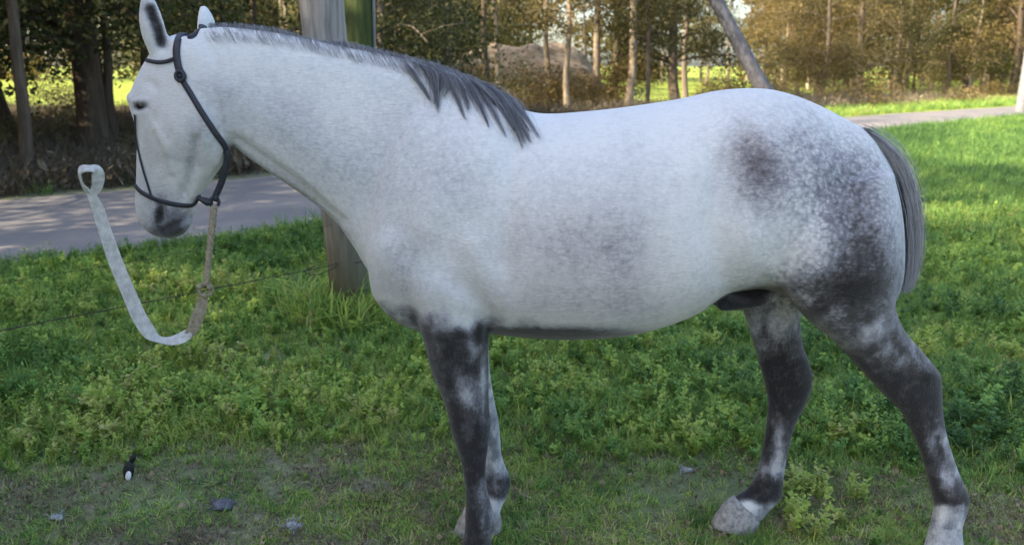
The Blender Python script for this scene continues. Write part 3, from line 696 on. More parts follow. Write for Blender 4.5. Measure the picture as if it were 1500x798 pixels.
def quads(C, size, r, up=.3, aspect=.45):
    """many small leaves: one folded rhomb per centre"""
    n = len(C); a = r.normal(0, 1, (n, 3)); a[:, 2] = a[:, 2]*.6-up; a /= np.linalg.norm(a, axis=1)[:, None]
    b_ = r.normal(0, 1, (n, 3)); b_ -= a*(a*b_).sum(1)[:, None]; b_ /= np.linalg.norm(b_, axis=1)[:, None]
    s = (size*(.6+.8*r.random(n)))[:, None]
    V = np.stack([C-a*s, C+b_*s*aspect, C+a*s, C-b_*s*aspect], 1).reshape(-1, 3)
    return V, np.arange(4*n).reshape(n, 4)
def make_tree(seed, h, r0, low, crown_r, nclump, nleaf, leaf, limbs=9, lean=(0, 0), drop=.0):
    r = np.random.default_rng(seed); b = MB(); K = 8; zz = np.linspace(0, 1, K)
    tr = np.stack([lean[0]*zz*h+np.cumsum(r.normal(0, .07, K))*h/9, lean[1]*zz*h+np.cumsum(r.normal(0, .07, K))*h/9, zz*h-.15], 1); tr[0, :2] = 0
    trc = catmull(tr, 4); b.tube(trc, r0*(1-.75*np.linspace(0, 1, len(trc)))+r0*.5*np.exp(-np.linspace(0, 1, len(trc))*30), 10)
    cl = []
    for k in range(limbs):
        f = low/h+(1-low/h)*r.random()**1.3*.9; p = np.array([np.interp(f, zz, tr[:, q]) for q in range(3)]); a = r.random()*6.28
        L = crown_r*(.5+.7*r.random())*(1-.3*f); d = np.array([math.cos(a), math.sin(a), .55-drop+r.random()*.5]); d2 = d*np.array([1, 1, .3-drop])
        pts = catmull([p, p+d*L*.4, p+d*L*.4+d2*L*.4, p+d*L*.4+d2*L*.75+np.array([0, 0, -drop*L*.3])], 4)
        b.tube(pts, np.linspace(r0*.32*(1-f*.5), .012, len(pts)), 6)
        for q in range(max(1, nclump//limbs)):
            i = int(len(pts)*(.35+.64*r.random())); cl.append(pts[min(i, len(pts)-1)]+r.normal(0, .28, 3)*[1, 1, .8])
        for q in range(3):
            i = int(len(pts)*(.3+.6*r.random())); e = r.normal(0, .5, 3); e[2] -= drop; b.tube([pts[i], pts[i]+e*.5, pts[i]+e*.9+np.array([0, 0, -.08])], [.012, .008, .004], 4)
    cl = np.array(cl); n = len(cl)
    C = np.repeat(cl, nleaf, 0)+r.normal(0, 1, (n*nleaf, 3))*np.array([.34, .34, .24])*(crown_r/3)**.5
    V, Fq = quads(C, np.full(len(C), leaf), r, .3+drop); tint = np.repeat(np.clip(np.repeat(r.random(n), nleaf)*.55+r.random(n*nleaf)*.45, 0, 1), 4)
    return b, V, Fq, tint
SHADE_TREE = None
def proto(name, *a, **k):
    b, V, Fq, tint = make_tree(*a, **k)
    t = empty(name); tr = b.build('trunk', bark, t); cr = mesh('crown', V, Fq, leafm, t, False, {'tint': tint}); return t
q = .25 if QUICK else 1.0
NL = int(95*q)
#                      seed  h    r0    low  crad  ncl nleaf leaf
kinds = {
 'slim': [proto('slender_tree', 11, 9, .12, 3.4, 1.9, 90, NL, .05, limbs=11), proto('slender_tree', 12, 10, .14, 3.8, 2.2, 90, NL, .05, limbs=11), proto('slender_tree', 13, 8, .10, 2.6, 1.7, 90, NL, .05, limbs=11, drop=.3)],
 'bushy': [proto('leafy_tree', 21, 7, .13, .9, 2.6, 170, NL, .055, limbs=20, drop=.35), proto('leafy_tree', 22, 8, .16, 1.2, 3.0, 190, NL, .055, limbs=22, drop=.25), proto('leafy_tree', 23, 6, .11, .6, 2.3, 170, NL, .05, limbs=22, drop=.45)],
 'thick': [proto('broad_tree', 31, 11, .30, 2.2, 3.8, 230, NL, .065, limbs=20, drop=.5), proto('broad_tree', 32, 10, .24, 2.0, 3.4, 210, NL, .06, limbs=18, drop=.4)]}
used = set()
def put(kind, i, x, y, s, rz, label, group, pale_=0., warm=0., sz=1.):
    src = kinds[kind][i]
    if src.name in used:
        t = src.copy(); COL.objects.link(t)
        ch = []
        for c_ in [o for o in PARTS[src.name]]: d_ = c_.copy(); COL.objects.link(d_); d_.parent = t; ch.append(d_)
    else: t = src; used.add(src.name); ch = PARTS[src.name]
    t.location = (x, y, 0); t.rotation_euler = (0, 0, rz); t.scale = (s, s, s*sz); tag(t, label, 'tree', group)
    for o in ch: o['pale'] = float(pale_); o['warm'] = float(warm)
    return t
PARTS = {o.name: [c_ for c_ in COL.objects if c_.parent == o] for L in kinds.values() for o in L}
R = random.Random(5)
GW = 'trees of the wood beyond the road'
named = [  # kind, variant, px, base py, scale, pale, warm, label
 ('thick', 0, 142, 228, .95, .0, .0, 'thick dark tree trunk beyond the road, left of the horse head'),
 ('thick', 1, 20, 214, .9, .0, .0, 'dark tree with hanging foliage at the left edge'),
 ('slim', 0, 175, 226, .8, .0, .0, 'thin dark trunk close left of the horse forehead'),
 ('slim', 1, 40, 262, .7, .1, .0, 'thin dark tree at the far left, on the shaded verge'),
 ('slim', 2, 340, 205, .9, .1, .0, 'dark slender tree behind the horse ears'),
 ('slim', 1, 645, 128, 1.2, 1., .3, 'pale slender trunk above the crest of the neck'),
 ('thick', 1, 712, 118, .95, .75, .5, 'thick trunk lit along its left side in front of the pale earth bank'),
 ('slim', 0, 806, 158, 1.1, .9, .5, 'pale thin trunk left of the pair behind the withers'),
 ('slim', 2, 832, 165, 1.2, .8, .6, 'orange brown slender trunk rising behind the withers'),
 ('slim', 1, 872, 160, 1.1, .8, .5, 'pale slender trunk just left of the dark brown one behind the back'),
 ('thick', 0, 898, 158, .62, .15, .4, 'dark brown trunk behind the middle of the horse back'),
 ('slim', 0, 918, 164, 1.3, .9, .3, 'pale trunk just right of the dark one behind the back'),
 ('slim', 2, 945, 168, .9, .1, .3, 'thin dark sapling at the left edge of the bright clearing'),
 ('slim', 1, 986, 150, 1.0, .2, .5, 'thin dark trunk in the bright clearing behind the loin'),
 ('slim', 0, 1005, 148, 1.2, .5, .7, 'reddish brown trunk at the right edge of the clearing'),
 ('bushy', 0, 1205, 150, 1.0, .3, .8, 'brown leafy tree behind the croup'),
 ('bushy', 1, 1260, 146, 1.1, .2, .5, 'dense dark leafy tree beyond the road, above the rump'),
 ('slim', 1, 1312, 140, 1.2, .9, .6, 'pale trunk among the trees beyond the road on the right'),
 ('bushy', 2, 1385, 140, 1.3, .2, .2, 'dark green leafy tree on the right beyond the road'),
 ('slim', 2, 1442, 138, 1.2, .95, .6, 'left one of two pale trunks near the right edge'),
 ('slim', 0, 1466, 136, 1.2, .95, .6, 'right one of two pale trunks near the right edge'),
]
for k, i, px_, py_, s, pl, wm_, lab in named:
    g = G(px_, py_); put(k, i, g[0], g[1], s, R.random()*6.28, lab, GW, pl, wm_)
def zone(px_, y, kind, pl):
    a = {'slim': 'slender', 'bushy': 'leafy', 'thick': 'broad'}[kind]; b = 'pale-barked' if pl > .4 else 'dark-barked'
    for lim, w_ in ((230, 'left of the horse head'), (440, 'behind the ears and poll'), (600, 'right of the two poles'), (790, 'over the withers'), (1040, 'beyond the back, by the clearing'), (1250, 'above the croup'), (9999, 'at the right, above the tail')):
        if px_ < lim: break
    return f"{'near' if y < 24 else 'distant' if y > 45 else 'middle-distance'} {a} {b} tree {w_}"
def clear(x, y): return any(math.hypot(x-a, y-b) < 1.2 for a, b in pts_)
pts_ = [(G(a[2], a[3])[0], G(a[2], a[3])[1]) for a in named]
cnt = 0
for tr_ in range(4000):
    if cnt >= 112: break
    y = 11+R.random()**.8*72; x = (R.random()*1.7-.85)*y*.8
    if y < fX(x)+1.6 or clear(x, y): continue
    px_ = 750+x/y*1200*.97
    if y < 80 and 770 < px_ < 1040 and R.random() < .93: continue        # the sunlit clearing
    if 33 < y < 42 and -9 < x < 8: continue
    if y < 20 and px_ < 400 and R.random() < .5: continue
    if 1020 < px_ < 1190 and y < 44: continue
    if px_ < 240 and 19 < y < 75 and R.random() < .97: continue
    pl_ = R.choice([0, .2, .6, 1.]); near_r = px_ > 1040 and y < 34; kind = R.choices(['slim', 'bushy', 'thick'], [6, 3 if px_ > 1040 else 1.2, 0 if px_ > 1000 else 1.2])[0]
    i = R.randrange(len(kinds[kind])); s = .8+R.random()*.5
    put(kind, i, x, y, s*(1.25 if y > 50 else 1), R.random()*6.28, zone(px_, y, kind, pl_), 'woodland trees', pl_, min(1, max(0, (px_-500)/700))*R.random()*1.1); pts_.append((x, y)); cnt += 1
for x, y, k, i, s in ((-10.6, 9.4, 'bushy', 1, 1.15), (-12.5, 11, 'thick', 1, 1.1), (-11.2, 13.6, 'bushy', 0, 1.3), (-13, 15.5, 'bushy', 1, 1.3), (-15, 9, 'thick', 1, 1.), (-17, 14, 'thick', 0, 1.), (-19, 19, 'bushy', 1, 1.2), (-13.5, 12.5, 'bushy', 0, 1.1), (-22, 12, 'thick', 1, 1.1), (-16, 20, 'thick', 0, .95)):  # unseen trees added to keep the sun off the left wood
    put(kind=k, i=i, x=x, y=y, s=s, rz=R.random()*6.28, label='unseen tree added to shade the left wood, on the far side of the road, beyond the left edge of the photo', group='added shade trees beyond the left edge', pale_=0., warm=0.)
# leaning dead trunk
m = M('grey_bark', .9, .15); bk = m.noise(1, 6, vec=m.scaled((12, 12, 2))); m.col(m.ramp(bk, [(.3, (.06, .06, .07)), (.7, (.20, .195, .215))])); m.bump(bk, .7, .02); gbark = m.m
lb = G(1150, 168); l1, l2, l3 = P(1112, 118, lb[1]-.3), P(1078, 55, lb[1]-.5), P(1045, -5, lb[1]-.7)
t = empty('leaning_trunk', tuple(lb)); tag(t, 'bare dark grey trunk leaning left above the croup', 'tree trunk')
post([np.array([0, 0, -.1]), l1-lb, l2-lb, l3-lb, (l3-lb)*1.6], [.27, .25, .23, .21, .16], gbark, 12, 8, .1).build('trunk', gbark, t)
# trees on this side, left of the photographer: they throw the shade the horse stands in
for k, (x, y, s, kind, i) in enumerate([(-7.2, -1.6, .9, 'bushy', 1), (-8.4, -.4, .95, 'bushy', 0), (-9.2, -3.0, .95, 'thick', 0), (-10.5, -1.4, 1.05, 'bushy', 1), (-6.6, -4.6, .9, 'thick', 1), (-12, -2.8, 1.1, 'thick', 1), (-11.5, -6.2, 1.1, 'thick', 1), (-12.0, 2.6, .8, 'thick', 1), (-4.6, -6.8, .9, 'bushy', 1), (-5.6, -2.4, .7, 'bushy', 2), (-9.4, -1.7, .95, 'thick', 1), (-11.4, -3.6, 1.0, 'thick', 0), (-8.1, -2.5, .85, 'thick', 1), (-10.6, -4.6, 1.0, 'thick', 1), (-7.9, -.9, .8, 'thick', 0), (-10.5, 3.8, 1.25, 'thick', 0), (-14, 3.4, 1.4, 'thick', 1), (-9.3, -2.3, 1.3, 'bushy', 1), (-12.2, -3.9, 1.3, 'thick', 0), (-8.6, -3.3, 1.25, 'bushy', 0), (-7.6, -2.0, 1.1, 'bushy', 1)]):
    put(kind, i, x, y, s, R.random()*6.28, 'shade tree standing left of the photographer, outside the photo', 'shade trees outside the photo', .2, 0)

# far woodland mass and shrubs
def leafmass(name, spots, n, leaf, label, seed, kind='stuff', warm=.5, tlo=0., thi=1.):
    r = np.random.default_rng(seed); C = []; T = []
    for (x, y, z, rx, ry, rz_) in spots:
        k = max(6, int(n*rx*rz_)); u_ = r.normal(0, 1, (k, 3)); u_ /= np.linalg.norm(u_, axis=1)[:, None]; u_ *= (r.random(k)**.4)[:, None]
        C.append(np.array([x, y, z])+u_*np.array([rx, ry, rz_])); T.append(np.clip(tlo+(thi-tlo)*(r.random()*.55+r.random(k)*.45), 0, 1))
    C = np.concatenate(C); C[:, 2] = np.abs(C[:, 2]); T = np.concatenate(T); V, Fq = quads(C, np.full(len(C), leaf), r, .1, .6)
    o = mesh(name, V, Fq, leafm, None, False, {'tint': np.repeat(T, 4)}); o['warm'] = float(warm); o['pale'] = 0.
    return tag(o, label, kind=kind)
r = np.random.default_rng(33)
sp = []
for k in range(240):
    y = 88+r.random()*16; x = -90+r.random()*190; z = 4.5+r.random()*9 if r.random() < .72 else 1.5; rr_ = 2+r.random()*2.6; sp.append((x, y, z, rr_, rr_, rr_*.75))
leafmass('distant_wood', sp, 19*q, .34, 'far wood closing off the clearing', 41, warm=.65, tlo=.25)
# understory shrubs beyond the road
sp = []
for k in range(230):
    px_ = r.random()*1700-100; x0 = (px_-750)/1200; y = 11+r.random()*34; x = x0*y
    if y < fX(x)+2.2: continue
    if 16 < y and 775 < px_ < 1020: continue
    rr_ = (.35+r.random()*.75)*(.75 if px_ < 400 else 1); sp.append((x, y, rr_*.5, rr_*1.2, rr_, rr_*.8))
for k in range(26): x = -6.2+k*.42+r.normal(0, .2); sp.append((x, 31.6+r.normal(0, .5), .7, .7+.3*r.random(), .6, .8+.45*r.random()))
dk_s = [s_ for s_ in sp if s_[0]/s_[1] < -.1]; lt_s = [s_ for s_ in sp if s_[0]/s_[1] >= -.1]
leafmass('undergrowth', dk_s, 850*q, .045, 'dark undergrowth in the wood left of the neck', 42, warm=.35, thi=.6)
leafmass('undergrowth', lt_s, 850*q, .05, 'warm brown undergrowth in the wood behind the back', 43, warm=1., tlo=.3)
# ------------------------------------------------------------------ grass, weeds, dry brush
m = M('grass_blade', .6, .3); tn = m.attr('tint', 'INSTANCER'); lo = m.attr('tint')
gt = m.math('ADD', m.math('MULTIPLY', tn, .75), m.math('MULTIPLY', lo, .3))
gc = m.ramp(gt, [(0, (.030, .065, .022)), (.22, (.085, .185, .045)), (.45, (.21, .36, .08)), (.66, (.42, .52, .10)), (.86, (.50, .44, .22)), (1, (.42, .33, .22))])
m.col(gc); m.translucent(gc, .3); grassm = m.m
m = M('dry_stalk', .85, .2); gt = m.math('ADD', m.math('MULTIPLY', m.attr('tint', 'INSTANCER'), .6), m.math('MULTIPLY', m.attr('tint'), .4))
m.col(m.ramp(gt, [(0, (.035, .03, .022)), (.5, (.13, .105, .07)), (1, (.36, .29, .19))])); drym = m.m
LIB = bpy.data.collections.new('ground_cover_library')
def lib(name, V, Fc, mat, tint):
    me_ = bpy.data.meshes.new(name); me_.from_pydata([tuple(v) for v in V], [], Fc); me_.materials.append(mat); me_.update()
    at = me_.attributes.new('tint', 'FLOAT', 'POINT'); at.data.foreach_set('value', np.asarray(tint, np.float32))
    o = bpy.data.objects.new(name, me_); return o
def tuft(r, n, h, spread, wd, bend):
    V = []; Fc = []; T = []
    for _ in range(n):
        a = r.random()*6.28; rr = spread*r.random()**.5; p = np.array([math.cos(a)*rr, math.sin(a)*rr, -.004]); a2 = r.random()*6.28; d = np.array([math.cos(a2), math.sin(a2), 0]); hh = h*(.45+.75*r.random()); bd = bend*(.3+r.random())
        sd = np.array([-d[1], d[0], 0])*wd*(.7+.6*r.random()); b0 = len(V)
        for k, wk in ((0, 1), (.45, .85), (.8, .5)):
            c_ = p+d*hh*bd*k*k+np.array([0, 0, hh*(k-.35*bd*k*k)]); V += [c_-sd*wk, c_+sd*wk]
        V.append(p+d*hh*bd+np.array([0, 0, hh*(1-.4*bd)])); Fc += [(b0, b0+1, b0+3, b0+2), (b0+2, b0+3, b0+5, b0+4), (b0+4, b0+5, b0+6)]; T += [r.random()]*7
    return V, Fc, T
def herb(r, h, stems, leaf, dens):
    V = []; Fc = []; T = []
    for _ in range(stems):
        a = r.random()*6.28; d = np.array([math.cos(a), math.sin(a), 0])*.35*r.random(); hh = h*(.55+.6*r.random()); tb = r.random()
        top = np.array([0, 0, hh])+d*hh; b0 = len(V); s_ = np.array([-.0012, 0, 0]); V += [s_, -s_, top-s_*.5, top+s_*.5]; Fc.append((b0, b0+1, b0+2, b0+3)); T += [tb*.5]*4
        for k in range(dens):
            f = .15+.85*r.random()**.8; c_ = top*f; a = r.random()*6.28; l_ = leaf*(1.25-.6*f)*(.7+.6*r.random()); dd = np.array([math.cos(a), math.sin(a), .25+.8*r.random()]); dd /= np.linalg.norm(dd)
            sd = np.cross(dd, [0, 0, 1.]); sd /= np.linalg.norm(sd); b0 = len(V)
            V += [c_, c_+dd*l_*.5+sd*l_*.28, c_+dd*l_-np.array([0, 0, l_*.12]), c_+dd*l_*.5-sd*l_*.28]; Fc.append((b0, b0+1, b0+2, b0+3)); T += [tb*.5+.5*r.random()]*4
    return V, Fc, T
def dry(r, h, n, sp_=.09, wd=.0035, lf=.03):
    V = []; Fc = []; T = []
    for _ in range(n):
        p = np.append(r.normal(0, sp_, 2), -.01 if sp_ > .05 else 0); e = np.append(r.normal(0, .5, 2), .8)*h*(.4+.8*r.random()); md_ = p+e*.5+r.normal(0, .05, 3)*h; sd = np.append(r.normal(0, 1, 2), 0); sd /= np.linalg.norm(sd); sd *= wd
        b0 = len(V); V += [p-sd, p+sd, md_-sd, md_+sd, p+e]; Fc += [(b0, b0+1, b0+3, b0+2), (b0+2, b0+3, b0+4)]; T += [r.random()]*5
        if r.random() < .6:
            c_ = md_+r.normal(0, lf, 3); l_ = lf+lf*r.random(); q_ = r.normal(0, 1, (2, 3)); b0 = len(V); V += [c_-q_[0]*l_*.5, c_+q_[1]*l_*.3, c_+q_[0]*l_*.5, c_-q_[1]*l_*.3]; Fc.append((b0, b0+1, b0+2, b0+3)); T += [r.random()]*4
    return V, Fc, T
libs = {}
def collection(name, items):
    c_ = bpy.data.collections.new(name)
    for o in items: c_.objects.link(o)
    return c_
r = np.random.default_rng(77)
short = collection('short_turf', [lib('turf_%s' % s_, *[(a) for a in (lambda V, F_, T: (V, F_, grassm, T))(*tuft(r, 20, .034, .035, .0016, 1.1))]) for s_ in 'abcd'])
longg = collection('long_grass', [lib('grass_%s' % s_, *(lambda V, F_, T: (V, F_, grassm, T))(*tuft(r, 18, .12, .035, .0021, .8))) for s_ in 'abcd'])
herbs = collection('herbs', [lib('herb_%s' % s_, *(lambda V, F_, T: (V, F_, grassm, T))(*herb(r, hh_, 4, lf, 22))) for s_, hh_, lf in (('a', .11, .027), ('b', .14, .024), ('c', .09, .033), ('d', .16, .022), ('e', .12, .018))])
bits = collection('dry_bits', [lib('bits_%s' % s_, *(lambda V, F_, T: (V, F_, drym, T))(*dry(r, .035, 12, .035, .0011, .006))) for s_ in 'abc'])
dryc = collection('dry_brush', [lib('brush_%s' % s_, *(lambda V, F_, T: (V, F_, drym, T))(*dry(r, .5, 26))) for s_ in 'abc'])

def scatter(name, coll, xyz, rz, sc_, tint, label, tilt=.15):
    n = len(xyz); me_ = bpy.data.meshes.new(name); me_.vertices.add(n); me_.vertices.foreach_set('co', np.asarray(xyz, np.float32).ravel())
    rot = np.stack([rng.normal(0, tilt, n), rng.normal(0, tilt, n), rz], 1).astype(np.float32)
    me_.attributes.new('rot', 'FLOAT_VECTOR', 'POINT').data.foreach_set('vector', rot.ravel())
    me_.attributes.new('sc', 'FLOAT', 'POINT').data.foreach_set('value', np.asarray(sc_, np.float32))
    me_.attributes.new('tint', 'FLOAT', 'POINT').data.foreach_set('value', np.asarray(tint, np.float32)); me_.update()
    o = bpy.data.objects.new(name, me_); COL.objects.link(o); tag(o, label, kind='stuff')
    ng = bpy.data.node_groups.new(name+'_nodes', 'GeometryNodeTree'); ng.interface.new_socket('Geometry', in_out='INPUT', socket_type='NodeSocketGeometry'); ng.interface.new_socket('Geometry', in_out='OUTPUT', socket_type='NodeSocketGeometry')
    N = ng.nodes.new; L = ng.links.new; gi, go = N('NodeGroupInput'), N('NodeGroupOutput'); ip = N('GeometryNodeInstanceOnPoints'); ci = N('GeometryNodeCollectionInfo')
    ci.inputs['Collection'].default_value = coll; ci.inputs['Separate Children'].default_value = True; ci.inputs['Reset Children'].default_value = True
    def at(nm, ty): a = N('GeometryNodeInputNamedAttribute'); a.data_type = ty; a.inputs['Name'].default_value = nm; return a.outputs['Attribute']
    L(gi.outputs[0], ip.inputs['Points']); L(ci.outputs[0], ip.inputs['Instance']); ip.inputs['Pick Instance'].default_value = True
    L(at('rot', 'FLOAT_VECTOR'), ip.inputs['Rotation']); L(at('sc', 'FLOAT'), ip.inputs['Scale']); L(ip.outputs[0], go.inputs[0])
    md = o.modifiers.new('scatter', 'NODES'); md.node_group = ng; return o
def field(n, ymin, ymax, pw, seed, margin=1.15):
    r = np.random.default_rng(seed); y = ymin+(ymax-ymin)*r.random(n)**pw; x = (r.random(n)*2-1)*(.68*y+.6)*margin; return r, x, y
def tallness(x, y):
    """0 = grazed and trodden, 1 = tall weeds"""
    a = sstep(2.95, 3.9, y+.9*(vnoise(x*1.1+50, y*1.1+50, 21)-.5)+.22*np.clip(-x-1.2, 0, 1.2)); b_ = vnoise(x*2.2+50, y*2.2+50, 22)
    rt = sstep(.3, 1.6, x)*.35*sstep(.35, .7, b_)
    return np.clip(a*(.55+.6*b_)*(1-.45*sstep(1.2, 2.2, x)*sstep(7, 3, y))+rt, 0, 1)
FQ = .3 if QUICK else 1.
# turf everywhere near
r, x, y = field(int(46000*FQ), 1.5, 9, 1.5, 101); ok = (y < nX(x)-.15); x, y, = x[ok], y[ok]; n = len(x)
bare = vnoise(x*2.4+50, y*2.4+50, 23)*.6+vnoise(x*7+50, y*7+50, 24)*.4; trod = sstep(3.3, 2.7, y+.25*x)
keep = r.random(n) > .80*sstep(.42, .56, bare)*np.clip(trod+.25, 0, 1); x, y, bare, trod = x[keep], y[keep], bare[keep], trod[keep]; n = len(x)
tt = .26+.30*vnoise(x*1.6+50, y*1.6+50, 25)+r.normal(0, .14, n)+.35*(r.random(n) < .16)+.10*sstep(.42, .6, bare)*trod+.10*sstep(3.2, 2.6, y)
scatter('turf', short, np.stack([x, y, vnoise(x*1.3, y*1.3, 3)*.035*0-.006], 1), r.random(n)*6.28, .7+.7*r.random(n)+.4*tallness(x, y), np.clip(tt, 0, 1), 'short trodden grass under and around the horse')
r, x, y = field(int(15000*FQ), 1.5, 5.2, 1.3, 111); bb = vnoise(x*2.4+50, y*2.4+50, 23)*.6+vnoise(x*7+50, y*7+50, 24)*.4; ok = r.random(len(x)) < .22+.78*sstep(.38, .55, bb)*sstep(4.2, 3., y); x, y = x[ok], y[ok]; n = len(x)
scatter('dry_litter', bits, np.stack([x, y, np.zeros(n)+.001], 1), r.random(n)*6.28, .6+.8*r.random(n), np.clip(.75+r.normal(0, .25, n), 0, 1), 'dry straw and dead bits lying between the grass', .2)
# long grass
r, x, y = field(int(40000*FQ), 1.7, 12, 1.3, 102); tl = tallness(x, y); ok = (y < nX(x)-.2) & (r.random(len(x)) < tl*.95+.02); x, y, tl = x[ok], y[ok], tl[ok]; n = len(x)
tt = .22+.40*vnoise(x*.9+50, y*.9+50, 26)+r.normal(0, .10, n)+.25*(r.random(n) < .10)
scatter('long_grass', longg, np.stack([x, y, np.zeros(n)-.01], 1), r.random(n)*6.28, .45+.6*tl*(.6+.7*r.random(n)), np.clip(tt, 0, 1), 'longer green grass between the horse and the road', .25)
# leafy weeds
r, x, y = field(int(25000*FQ), 1.9, 10, 1.3, 103); tl = tallness(x, y); ok = (y < nX(x)-.3) & (r.random(len(x)) < tl**1.3*.9+.01); x, y, tl = x[ok], y[ok], tl[ok]; n = len(x)
pt_ = vnoise(x*1.5+50, y*1.5+50, 27)
tt = .03+.58*pt_+r.normal(0, .13, n)+.16*sstep(.4, -1., x)*sstep(2.8, 3.6, y)+.14*sstep(.6, .8, vnoise(x*5+50, y*5+50, 37))
scatter('leafy_weeds', herbs, np.stack([x, y, np.zeros(n)-.01], 1), r.random(n)*6.28, .35+.85*tl*(.35+1.1*r.random(n)**1.5)*(.7+.6*vnoise(x*4+50, y*4+50, 38)), np.clip(tt, 0, .78), 'low leafy green weeds growing in the grass', .25)
r = np.random.default_rng(110); k = int(170*max(FQ, .5)); a = r.random(k)*6.28; d = .1+.32*r.random(k)**.7; x = pb[0]+np.cos(a)*d; y = pb[1]+np.sin(a)*d
scatter('pole_foot_grass', longg, np.stack([x, y, np.zeros(k)], 1), r.random(k)*6.28, 1.5+1.4*r.random(k), np.clip(.55+r.normal(0, .14, k), 0, 1), 'tall yellowish grass round the foot of the grey pole', .22)
r = np.random.default_rng(112); xs_, ys_ = [], []
for a_, b_h in ((1385, 826), (1075, 777), (700, 782), (698, 838), (1060, 780), (1370, 800)):
    g = G(a_, b_h); k = 46; aa = r.random(k)*6.28; d = .075+.09*r.random(k); xs_.append(g[0]+np.cos(aa)*d*1.1); ys_.append(g[1]+np.sin(aa)*d)
x = np.concatenate(xs_); y = np.concatenate(ys_); k = len(x)
scatter('hoof_grass', longg, np.stack([x, y, np.zeros(k)-.004], 1), r.random(k)*6.28, .28+.3*r.random(k), np.clip(.3+r.normal(0, .14, k), 0, 1), 'grass blades standing against the hooves', .25)
# yellow-green weed clumps; some imitate patches of sun by their tint
cs = [(790, 545), (770, 570), (830, 555), (1350, 500), (1390, 480), (1480, 500), (1170, 740), (1190, 700), (1030, 495), (600, 470)]
xs_, ys_ = [], []; r = np.random.default_rng(104)
for a, b_ in cs:
    g = G(a, b_+22); k = 16; xs_.append(g[0]+r.normal(0, .07, k)); ys_.append(g[1]+r.normal(0, .07, k))
x = np.concatenate(xs_); y = np.concatenate(ys_); n = len(x)
scatter('yellow_sun_weeds', herbs, np.stack([x, y, np.zeros(n)-.01], 1), r.random(n)*6.28, .6+.6*r.random(n), np.clip(.70+r.normal(0, .06, n), 0, .85), 'bright yellow-green weeds in clumps in the grass, some imitating sun patches', .25)
# field beyond, up to the road, and verge
r, x, y = field(int(60000*FQ), 8, 26, .8, 105, 1.25); ok = (y < nX(x)-.3); x, y = x[ok], y[ok]; n = len(x)
tt = .03+.38*vnoise(x*.8+50, y*.8+50, 28)**1.3+r.normal(0, .10, n)+.2*(r.random(n) < .1)
scatter('far_grass', longg, np.stack([x, y, np.zeros(n)-.01], 1), r.random(n)*6.28, 1.0+.9*r.random(n)+.9*sstep(4, 1, nX(x)-y), np.clip(tt, 0, .8), 'green field grass up to the edge of the road', .3)
r, x, y = field(int(46000*FQ), 10, 44, .9, 106, 1.3); ok = (y > fX(x)+.35) & (y < fX(x)+9); x, y = x[ok], y[ok]; n = len(x); dd = y-fX(x)
left = sstep(2, -2, x); ok = r.random(n) < (1-.93*left)*sstep(9, 2, dd); x, y, dd = x[ok], y[ok], dd[ok]; n = len(x)
tt = .15+.45*vnoise(x*.9+50, y*.9+50, 29)+.09*dd+r.normal(0, .1, n)
scatter('verge_grass', longg, np.stack([x, y, np.zeros(n)-.01], 1), r.random(n)*6.28, 1.6+1.8*r.random(n), np.clip(tt, 0, 1), 'grass on the verge along the far side of the road', .3)
# dry brush in the shade on the left and under the trees
r, x, y = field(int(24000*FQ), 10, 46, 1.0, 107, 1.2); dd = y-fX(x); ok = (dd > .5) & ((x < 0) | (dd > 3.)) & (y < 30+8*(x > 3)) & ~((y > 29) & (x/y > 0) & (x/y < .24)); x, y = x[ok], y[ok]; n = len(x)
ok = r.random(n) < .85; x, y = x[ok], y[ok]; n = len(x)
scatter('dry_brush', dryc, np.stack([x, y, np.zeros(n)], 1), r.random(n)*6.28, .55+.9*r.random(n)+.35*(x > 3), np.clip(.25+.5*(x > 3)+r.normal(0, .2, n), 0, 1), 'brown dry brush and dead stalks under the trees', .2)
# sandy fringe weeds along the near road edge
r = np.random.default_rng(108); x = -7+r.random(int(2600*FQ))*22; y = nX(x)-r.random(len(x))**1.5*.5+.05; n = len(x)
scatter('edge_grass', longg, np.stack([x, y, np.zeros(n)], 1), r.random(n)*6.28, .5+.5*r.random(n), np.clip(.3+r.normal(0, .2, n), 0, 1), 'ragged grass along the near edge of the road', .35)

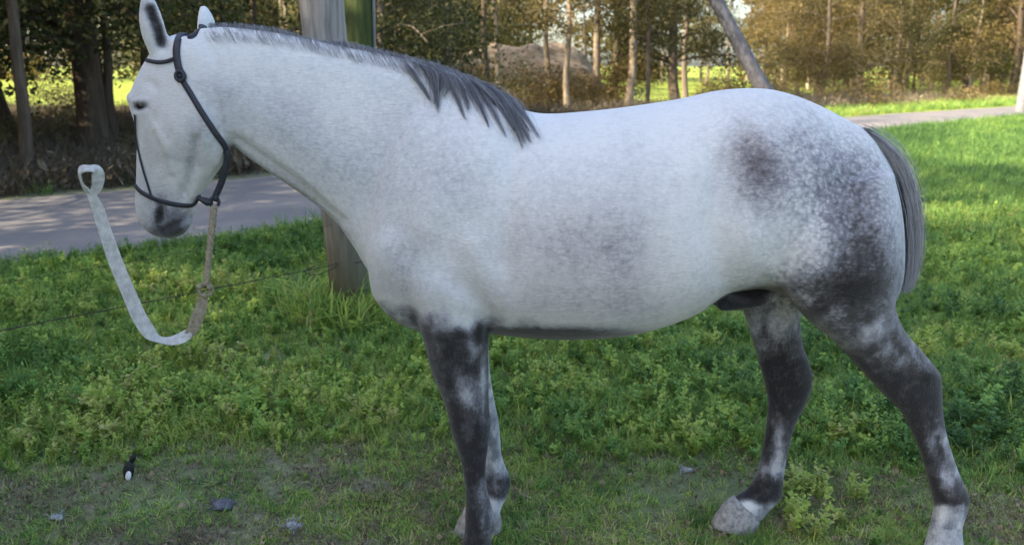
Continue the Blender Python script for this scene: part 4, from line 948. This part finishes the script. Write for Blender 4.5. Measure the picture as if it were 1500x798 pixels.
# ------------------------------------------------------------------ small things lying in the grass
clod = simple('grey_clod', (.16, .165, .19), .95, .5, 60, 1., .01)
palec = simple('pale_clod', (.42, .42, .42), .95, .35, 50, 1., .01)
black = simple('black_scrap', (.012, .014, .02), .5, .4, 40, .5, .003)
whit = simple('white_scrap', (.75, .76, .78), .6, .08, 20, .3, .002)
def lumps(name, px_, py_, w_, n, mat, label, cat, seed, fibre=30, flat=.5):
    r = np.random.default_rng(seed); g = G(px_, py_); t = empty(name, tuple(g)); tag(t, label, cat); b_ = MB()
    for k in range(n):
        c_ = np.array([r.uniform(-1, 1)*w_*.36, r.uniform(-1, 1)*w_*.25, .010+r.random()*w_*.2]); s_ = w_*(.26+.16*r.random()); v, f = blob(c_, (np.array([s_, 0, 0]), np.array([0, s_*.8, 0]), np.array([0, 0, s_*flat])), 7)
        v = c_+(v-c_)*(1+.25*(vnoise(v[:, 0]*70+50, v[:, 2]*70+v[:, 1]*50+50, seed)-.5))[:, None]; b_.add(v, f)
    b_.build('clod', mat, t); b_ = MB()
    for k in range(fibre):
        p = np.append(r.normal(0, w_*.35, 2), .01+w_*.2*r.random()); e = np.append(r.normal(0, w_*.5, 2), abs(r.normal(0, w_*.25))); b_.tube([p, p+e*.5+[0, 0, .006], p+e+[0, 0, -.01]], [.0016, .0014, .0006], 4)
    b_.build('strand', mat, t); return t
lumps('dung_clump', 325, 745, .075, 9, clod, 'dark blue-grey matted clump lying in the trodden grass below the lead rope', 'clump', 1)
lumps('pale_clump', 430, 775, .055, 7, palec, 'small pale grey clump in the grass right of the dark clump', 'clump', 2)
lumps('pale_clump', 86, 762, .04, 4, palec, 'faint pale scrap in the grass at the lower left corner', 'clump', 3, 16)
lumps('pale_clump', 1005, 694, .05, 5, palec, 'grey clump in the grass left of the far hind hoof', 'clump', 4, 18)
g = G(190, 704); t = empty('litter_scrap', tuple(g)); tag(t, 'black scrap with a white patch standing at the edge of the tall weeds', 'litter')
b_ = MB(); v, f = blob((0, 0, .045), (np.array([.022, 0, 0]), np.array([0, .015, 0]), np.array([.006, 0, .045])), 9); b_.add(v, f); v, f = blob((.018, .01, .095), (np.array([.013, 0, 0]), np.array([0, .011, 0]), np.array([.008, 0, .022])), 7); b_.add(v, f); b_.build('wrapper', black, t)
b_ = MB(); v, f = blob((.004, -.014, .030), (np.array([.012, 0, 0]), np.array([0, .007, 0]), np.array([.004, 0, .022])), 8); b_.add(v, f); b_.build('white_patch', whit, t)
